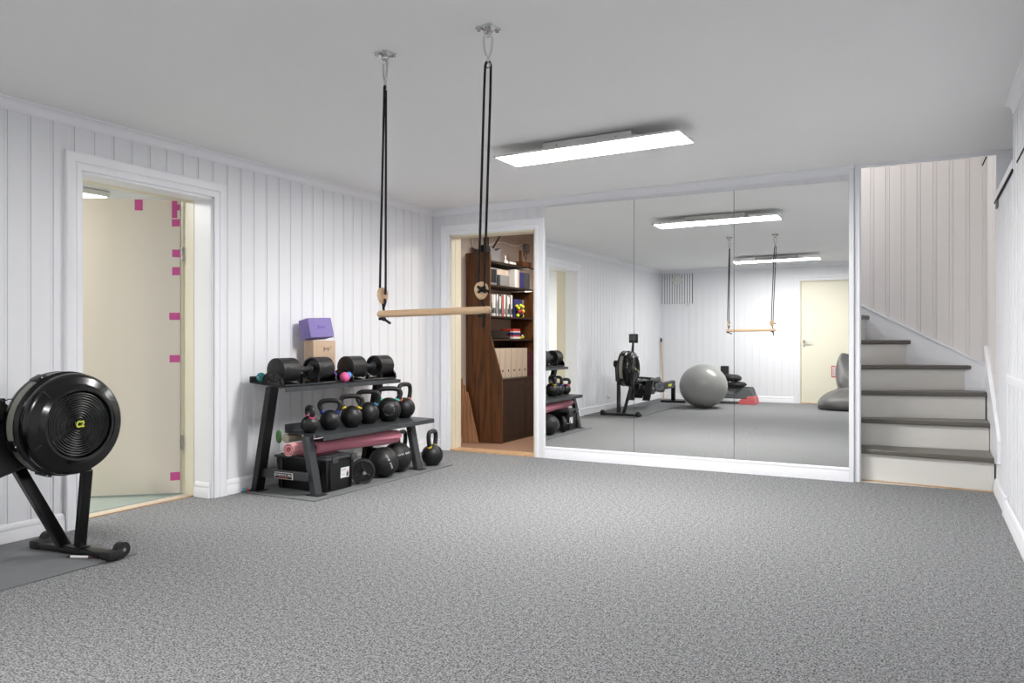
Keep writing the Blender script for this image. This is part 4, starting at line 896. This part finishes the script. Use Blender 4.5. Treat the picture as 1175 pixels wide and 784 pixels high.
# clips and seams around the shell
for q in (118, 52, 200, 322, 248):
    a = R(q); c_, s_ = math.cos(a), math.sin(a); M4 = Matrix.Translation((0, CY, CZ)) @ Matrix.Rotation(a, 4, 'X')
    mb = MB(); mb.rbox(-3.655, -3.590, .238, .256, -.026, .026, .006, 2, M4); cl = mb.build('clip', 'satin', rw, True)
    mb = MB(); P = M4 @ Vector((-3.592, .250, .0)); mb.ball(P, .006, 10, 6); mb.build('screw', 'steel', cl, True)
for q in (135, 205):
    M4 = Matrix.Translation((0, CY, CZ)) @ Matrix.Rotation(R(q), 4, 'X')
    mb = MB(); mb.box(-3.520, -3.502, .172, .228, -.003, .003, M4); mb.build('seam_rib', 'satin', front, True)
# front legs
def bar(mb, p0, p1, wx, wy, M=None):
    p0, p1 = Vector(p0), Vector(p1); mb._add([p + Vector((sx * wx / 2, sy * wy / 2, 0)) for p in (p0, p1) for sx, sy in ((-1, -1), (1, -1), (1, 1), (-1, 1))], [(0, 1, 2, 3), (4, 5, 6, 7), (0, 1, 5, 4), (1, 2, 6, 5), (2, 3, 7, 6), (3, 0, 4, 7)])
mb = MB(); bar(mb, (-3.715, 2.350, .042), (-3.785, 2.155, .47), .040, .060); bar(mb, (-3.785, 2.155, .47), (-3.825, 2.085, .70), .062, .085); lg = mb.build('front_leg', 'gloss', rw, True, bevel=.004)
mb = MB(); mb.cyl((-3.875, 2.08, .715), (-3.775, 2.08, .715), .050, seg=24); mb.build('leg_cap', 'satin', lg, True)
mb = MB(); bar(mb, (-3.632, 2.375, .045), (-3.535, 2.345, .43), .036, .046); bar(mb, (-3.535, 2.345, .43), (-3.60, 2.29, .50), .036, .046); mb.build('front_leg', 'gloss', rw, True, bevel=.004)
mb = MB(); mb.rbox(-3.735, -3.585, 2.33, 2.40, .046, .052, .002, 1); pln = mb.build('leg_plate', 'satin', rw, True)
for xx in (-3.67, -3.645): mb = MB(); mb.cyl((xx, 2.36, .052), (xx, 2.36, .057), .006, seg=10); mb.build('bolt', 'steel', pln, True)
M4 = Matrix.Translation((-3.668, 2.375, 0)) @ Matrix.Rotation(R(4), 4, 'Z')
mb = MB(); mb.rbox(-.270, .270, -.034, .034, .014, .044, .006, 2, M4); fb = mb.build('front_foot', 'satin', rw, True)
for s_ in (-1, 1):
    mb = MB(); mb.rbox(s_ * .255 - .032, s_ * .255 + .032, -.040, .040, .009, .050, .008, 2, M4); mb.build('end_cap', 'rubberd', fb, True)
    mb = MB(); mb.cyl(M4 @ Vector((s_ * .262 - .018, .045, .045)), M4 @ Vector((s_ * .262 + .018, .045, .045)), .036, seg=28); wh = mb.build('wheel', 'rubberd', fb, True)
    mb = MB(); mb.cyl(M4 @ Vector((s_ * .262 + .018, .045, .045)), M4 @ Vector((s_ * .262 + .022, .045, .045)), .009, seg=14); mb.build('axle', 'chrome', wh, True)
# chain housing body behind the drum
mb = MB(); mb.prism([(2.22, .475), (2.22, .55), (2.18, .66), (2.10, .70), (1.90, .70), (1.70, .56), (1.55, .42), (1.55, .33), (1.75, .33), (2.02, .42)], lambda a, b, h: (h, a, b), -3.745, -3.688); mb.build('chain_housing', 'satin', rw, True, bevel=.012)
# monitor arm and monitor
mb = MB(); mb.rbox(-3.69, -3.645, 1.90, 1.96, .70, .80, .008, 2); mb.tube([(-3.667, 1.93, .78), (-3.665, 1.91, .92), (-3.66, 1.895, 1.02)], .017, seg=12, smooth=1); ma = mb.build('monitor_arm', 'satin', rw, True)
mb = MB(); mb.rbox(-3.725, -3.595, 1.865, 1.900, 1.01, 1.14, .008, 2); mn = mb.build('monitor', 'satin', rw, True)
mb = MB(); mb.box(-3.71, -3.61, 1.9002, 1.902, 1.05, 1.125); mb.build('monitor_back_panel', 'dgrey', mn, True)
mb = MB(); mb.box(-3.71, -3.61, 1.863, 1.8648, 1.05, 1.125); mb.build('screen', 'screen', mn, True)
mb = MB(); mb.tube([(-3.67, 2.03, .77), (-3.668, 2.075, .79), (-3.667, 2.085, .76), (-3.668, 2.06, .73), (-3.67, 2.04, .71)], .0025, seg=6, smooth=2); mb.build('cable', 'rope', rw, True)
mb = MB(); mb.rbox(-3.70, -3.66, 2.00, 2.045, .69, .79, .006, 2); mb.ball((-3.659, 2.03, .775), .008, 10, 8); mb.build('cable_socket', 'gloss', rw, True)
# monorail
def yz(prof, x0, x1, name, m, par=rw, bev=.003): mb = MB(); mb.prism(prof, lambda a, b, h: (h, a, b), x0, x1); return mb.build(name, m, par, True, bevel=bev)
rail = yz([(1.75, .27), (1.75, .35), (-.15, .375), (-.20, .37), (-.20, .265), (-.15, .26), (1.55, .26)], -3.695, -3.645, 'rail', 'satin')
yz([(1.40, .352), (1.40, .362), (-.14, .386), (-.14, .376)], -3.690, -3.650, 'rail_top', 'alu', rail, 0)
yz([(.20, .295), (.20, .335), (.02, .337), (.02, .297)], -3.645, -3.6435, 'rail_logo', 'lime', rail, 0)
mb = MB(); bar(mb, (-3.67, -.165, .05), (-3.67, -.165, .30), .060, .070); mb.build('rear_leg', 'gloss', rw, True, bevel=.004)
mb = MB(); mb.rbox(-3.88, -3.47, -.21, -.14, .0085, .05, .006, 2); mb.build('rear_foot', 'satin', rw, True)
# footrests
for s_ in (-1, 1):
    xx = -3.67 + s_ * .115
    mb = MB(); mb.prism([(1.62, .17), (1.66, .17), (1.44, .46), (1.40, .44)], lambda a, b, h: (h, a, b), xx - .055, xx + .055); fr = mb.build('footrest', 'satin', rw, True, bevel=.008)
    mb = MB(); mb.tube([(xx - .06, 1.50, .33), (xx - .04, 1.44, .385), (xx + .04, 1.44, .385), (xx + .06, 1.50, .33)], .010, seg=8, smooth=2); mb.build('strap', 'dgrey', fr, True)
mb = MB(); mb.prism([(1.62, .20), (1.80, .34), (1.70, .42), (1.50, .30)], lambda a, b, h: (h, a, b), -3.725, -3.615); mb.build('footrest_mount', 'gloss', rw, True, bevel=.006)
# seat
mb = MB()
for s_ in (-1, 1): mb.ball((-3.67 + s_ * .075, 1.15, .425), (.085, .12, .028), 20, 12)
mb.rbox(-3.75, -3.59, 1.05, 1.25, .395, .42, .008, 2); st_ = mb.build('seat', 'rubberd', rw, True)
mb = MB(); mb.box(-3.73, -3.61, 1.06, 1.24, .375, .396); mb.box(-3.73, -3.70, 1.07, 1.23, .33, .376); mb.box(-3.64, -3.61, 1.07, 1.23, .33, .376); mb.build('seat_carriage', 'steel', st_, True)
# handle resting on its holder, and chain
mb = MB(); mb.tube([(-3.90, 1.76, .50), (-3.78, 1.79, .51), (-3.67, 1.80, .512), (-3.56, 1.79, .51), (-3.44, 1.76, .50)], .016, seg=12, smooth=1); hn = mb.build('handle', 'rubberd', rw, True)
mb = MB(); mb.cyl((-3.667, 1.80, .512), (-3.667, 1.95, .56), .006, seg=8); mb.build('chain', 'steel', hn, True)

# clear cover / sheet and straps draped over seat
mb = MB()
for k in range(5):
    o_ = k * .05
    mb.tube([(-3.60 + .01 * k, 1.45 - o_, .42), (-3.545, 1.33 - o_, .34 - .02 * k), (-3.53, 1.15 - o_, .28), (-3.55, .95 - o_, .33), (-3.62, .85 - o_, .40)], .007, seg=8, smooth=2)
tag(mb.build('hanging_straps', 'dgrey'), 'tangle of dark grey straps looped over the rowing machine seat', 'straps')
mb = MB(); V = []; F = []; nu, nv = 16, 20
for i in range(nu + 1):
    for j in range(nv + 1):
        a = i / nu; b = j / nv; x = -3.80 + .26 * a; y = .75 + .68 * b
        z = .455 + .015 * math.sin(b * 9 + a * 3) + .01 * math.sin(a * 12) - .30 * max(0, a - .72) * 2.2 - .24 * max(0, .2 - a) * 2
        V.append(Vector((x + .012 * math.sin(b * 17), y, z)))
for i in range(nu):
    for j in range(nv): q = i * (nv + 1) + j; F.append((q, q + 1, q + nv + 2, q + nv + 1))
mb._add(V, F); o = mb.build('folded_jacket', 'dgrey', smooth=80); sm = o.modifiers.new('thick', 'SOLIDIFY'); sm.thickness = .012; tag(o, 'crumpled dark grey jacket draped over the rowing machine seat', 'jacket')

# marker pen on the mat
pn = thing('marker_pen', (-3.56, 2.33, .008), 'white marker pen with red end lying on the mat before the rower foot', 'pen')
A = Vector((-3.627, 2.306, .0145)); B = Vector((-3.500, 2.362, .0145)); d = (B - A).normalized()
mb = MB(); mb.cyl(A + d * .02, B - d * .030, .0062, seg=14); mb.build('barrel', 'white', pn, True)
mb = MB(); mb.cyl(B - d * .030, B, .0064, seg=14); mb.build('cap', 'maroon', pn, True)
mb = MB(); mb.cyl(A, A + d * .02, .003, .006, seg=12); mb.build('tip', 'ink', pn, True)

# ================================================================ THINGS SEEN IN THE MIRROR
# exercise ball
t = thing('exercise_ball', (-3.005, .49, .0), 'large silver grey exercise ball on the carpet, seen in the mirror', 'exercise ball')
mb = MB(); prof = []
for i in range(64):
    a = -PI / 2 + PI * (i + .5) / 64; g = 1 - .0035 * (abs(math.sin(a * 9)) < .12); prof.append((.366 * math.cos(a) * g, .338 + .338 * math.sin(a) * g))
mb.lathe(prof, (0, 0, 0), (0, 0, 1), 56); mb.build('shell', 'ball', t, smooth=60)
mb = MB(); mb.cyl((.366, 0, .338), (.369, 0, .338), .012, seg=14); mb.build('plug', 'white', t)
# step bench
t = thing('step_platform', (-2.90, -.62, 0), 'grey aerobic step with coral red riser feet by the rear wall, seen in the mirror', 'aerobic step')
mb = MB(); V = [Vector(p) for p in ((-3.38, -.80, .09), (-2.42, -.80, .09), (-2.42, -.44, .09), (-3.38, -.44, .09), (-3.33, -.77, .265), (-2.475, -.77, .265), (-2.475, -.49, .265), (-3.33, -.49, .265))]
mb._add(V, [(0, 3, 2, 1), (4, 5, 6, 7), (0, 1, 5, 4), (1, 2, 6, 5), (2, 3, 7, 6), (3, 0, 4, 7)]); pb_ = mb.build('platform', 'dgrey', t, True, bevel=.012)
mb = MB(); mb.rbox(-3.32, -2.485, -.76, -.50, .262, .272, .003, 1); mb.build('top_pad', 'rubberd', pb_, True)
mb = MB(); mb.prism([(-3.05, .12), (-2.72, .12), (-2.74, .22), (-3.03, .22)], lambda a, b, h: (a, h, b), -.478, -.462); mb.build('side_recess', 'grey', pb_, True)
for s_ in (0, 1):
    x0_, x1_ = ((-2.67, -2.395), (-3.13, -2.855))[s_]
    mb = MB(); mb.prism([(-2.67, .0), (-2.395, .0), (-2.425, .13), (-2.52, .13), (-2.54, .085), (-2.63, .085)] if s_ == 0 else [(-3.405, 0), (-3.13, 0), (-3.17, .085), (-3.26, .085), (-3.28, .13), (-3.375, .13)], lambda a, b, h: (a, h, b), -.82, -.425); mb.build('riser_foot', 'red', t, True, bevel=.006)
for (cx, cz, rx, rz_, lab) in ((-2.715, .319, .16, .044, 'lower black balance cushion lying on the aerobic step'), (-2.80, .426, .165, .060, 'upper black balance cushion leaning on the one below')):
    mb = MB(); V = []
    prof = [(.01, -rz_)] + [(rx * (math.cos(a) ** .6), rz_ * math.sin(a)) for a in [R(x) for x in range(-85, 90, 10)]] + [(.01, rz_)]
    t = bmesh.new(); mb.lathe(prof, (cx, -.56, cz), (0, 0, 1) if cz < .4 else (.06, 0, 1), 36)
    tag(mb.build('balance_cushion', 'rubberd'), lab, 'balance cushion', 'black balance cushions on the aerobic step')
mb = MB(); mb.rbox(-3.02, -2.89, -.795, -.73, .2722, .615, .01, 2); tag(mb.build('foam_block', 'rubberd'), 'upright black foam block standing on the aerobic step', 'foam block')
# wooden stick in the corner
t = thing('wooden_pole', (-4.09, -1.02, 0), 'thin wooden pole leaning in the rear left corner, seen in the mirror', 'pole')
mb = MB(); mb.cyl((-4.088, -1.0, .0), (-4.146, -1.06, 1.02), .0125, seg=14); mb.build('shaft', 'birch', t, True)
mb = MB(); mb.cyl((-4.145, -1.058, 1.02), (-4.149, -1.062, 1.085), .017, .012, seg=14); mb.build('tip', 'ink', t, True)
# vent with slats
t = thing('ventilation_panel', (-3.88, YR, 1.70), 'white slatted ventilation panel with round valve in the rear corner, seen in the mirror', 'vent')
vx0, vx1, vz0, vz1 = XL + .004, -3.585, 1.70, 2.235
mb = MB(); mb.box(vx0, vx1, YR, YR + .004, vz0, vz1); mb.build('backing', 'dgrey', t, True)
n = 13
for k in range(n):
    a = vx0 + (vx1 - vx0) * k / n; mb = MB(); mb.box(a, a + .033, YR + .004, YR + .022, vz0, vz1); mb.build('slat', 'trim', t, True, bevel=.002)
vc = (-3.86, YR, 2.125)
mb = MB(); mb.lathe([(.095, .022), (.095, .030), (.085, .038), (.066, .036), (.062, .026)], vc, (0, 1, 0), 32); mb.build('valve_ring', 'white', t, True)
mb = MB(); mb.lathe([(.062, .0221), (.062, .024), (.01, .024)], vc, (0, 1, 0), 24); mb.build('valve_shade', 'dark', t, True)  # flat dark disc paints the ring of shade around the valve disc
mb = MB(); mb.lathe([(.034, .030), (.040, .036), (.034, .048), (.01, .052)], vc, (0, 1, 0), 24); mb.build('valve_disc', 'white', t, True)
mb = MB(); mb.rbox(-3.70, -3.66, YR + .0, YR + .03, 1.66, 1.70, .004, 2); tag(mb.build('wall_hook', 'white'), 'small white box just under the slatted ventilation panel', 'fixture')
# socket
t = thing('wall_socket', (XL, 1.53, .14), 'white wall socket low on the left wall behind the rowing machine', 'socket')
mb = MB(); mb.rbox(XL - .001, XL + .014, 1.49, 1.57, .14, .225, .005, 2); mb.build('cover', 'white', t, True)
for yy in (1.512, 1.548): mb = MB(); mb.cyl((XL + .0141, yy, .185), (XL + .0145, yy, .185), .012, seg=14); mb.build('outlet', 'grey', t, True)
# small latch on the right wall
mb = MB(); mb.rbox(XR - .012, XR + .001, 6.10, 6.20, 1.94, 2.0 - .013, .003, 2); tag(mb.build('door_latch', 'grey'), 'small grey latch under the ledge on the right wall', 'latch')

# bean bag
t = thing('bean_bag', (-.86, -.25, 0), 'slate grey bean bag with red label before the rear door, seen in the mirror', 'bean bag')
def bean():
    mb = MB(); nu, nz = 48, 40; V = []; F = []
    Z = [.0, .015, .05, .10, .16, .21, .25, .28, .30, .32, .35, .40, .48, .56, .64, .70, .74, .78]
    Wd = [.50, .55, .58, .58, .54, .48, .40, .33, .28, .27, .29, .315, .325, .325, .32, .315, .31, .305]
    Dp = [.36, .42, .45, .45, .42, .37, .30, .25, .21, .20, .20, .20, .185, .16, .125, .09, .05, .018]
    Ys = [.0, .0, .0, .0, .0, -.02, -.05, -.07, -.08, -.09, -.10, -.12, -.15, -.17, -.19, -.20, -.21, -.22]
    n = len(Z)
    for k in range(n):
        for i in range(nu):
            a = 2 * PI * i / nu; ca, sa = math.cos(a), math.sin(a); e = .75
            x = Wd[k] * math.copysign(abs(ca) ** e, ca); y = Dp[k] * math.copysign(abs(sa) ** e, sa)
            wr = 1 + .032 * math.sin(5 * a + Z[k] * 19) * (1 - abs(Z[k] - .3)) + .022 * math.sin(11 * a - Z[k] * 27) + (.055 * math.sin(8 * a + 1) if .22 < Z[k] < .42 else 0)
            ear = max(0, (Z[k] - .45) / .33); z = Z[k] + ear * (.21 * (abs(x) / .32) ** 2.2 - .09); x = x * (1 - .22 * ear ** 3)
            V.append(Vector((x * wr, y * wr + Ys[k], max(.001, z))))
    for k in range(n - 1):
        for i in range(nu): F.append((k * nu + i, k * nu + (i + 1) % nu, (k + 1) * nu + (i + 1) % nu, (k + 1) * nu + i))
    F.append(tuple(range(nu))[::-1]); F.append(tuple(range((n - 1) * nu, n * nu)))
    mb._add(V, F); return mb
b_ = bean().build('cover', 'bean', t, smooth=80); ss = b_.modifiers.new('sub', 'SUBSURF'); ss.levels = 1; ss.render_levels = 1
mb = MB(); mb.prism([(-.325, .47), (-.385, .475), (-.385, .655), (-.325, .65)], lambda a, b, h: (a, h - .17, b), 0, .004); tg = mb.build('label_tag', 'redp', t)
mb = MB(); mb.prism([(-.330, .49), (-.372, .493), (-.372, .638), (-.330, .635)], lambda a, b, h: (a, h - .17, b), .004, .0046); mb.build('label_border', 'mark', tg)
text('fatboy', .045, 'redp', tg, (-.86 - .351, -.25 - .17 + .0052, .565), (0, 0, 1), (1, 0, 0), ext=.0004)
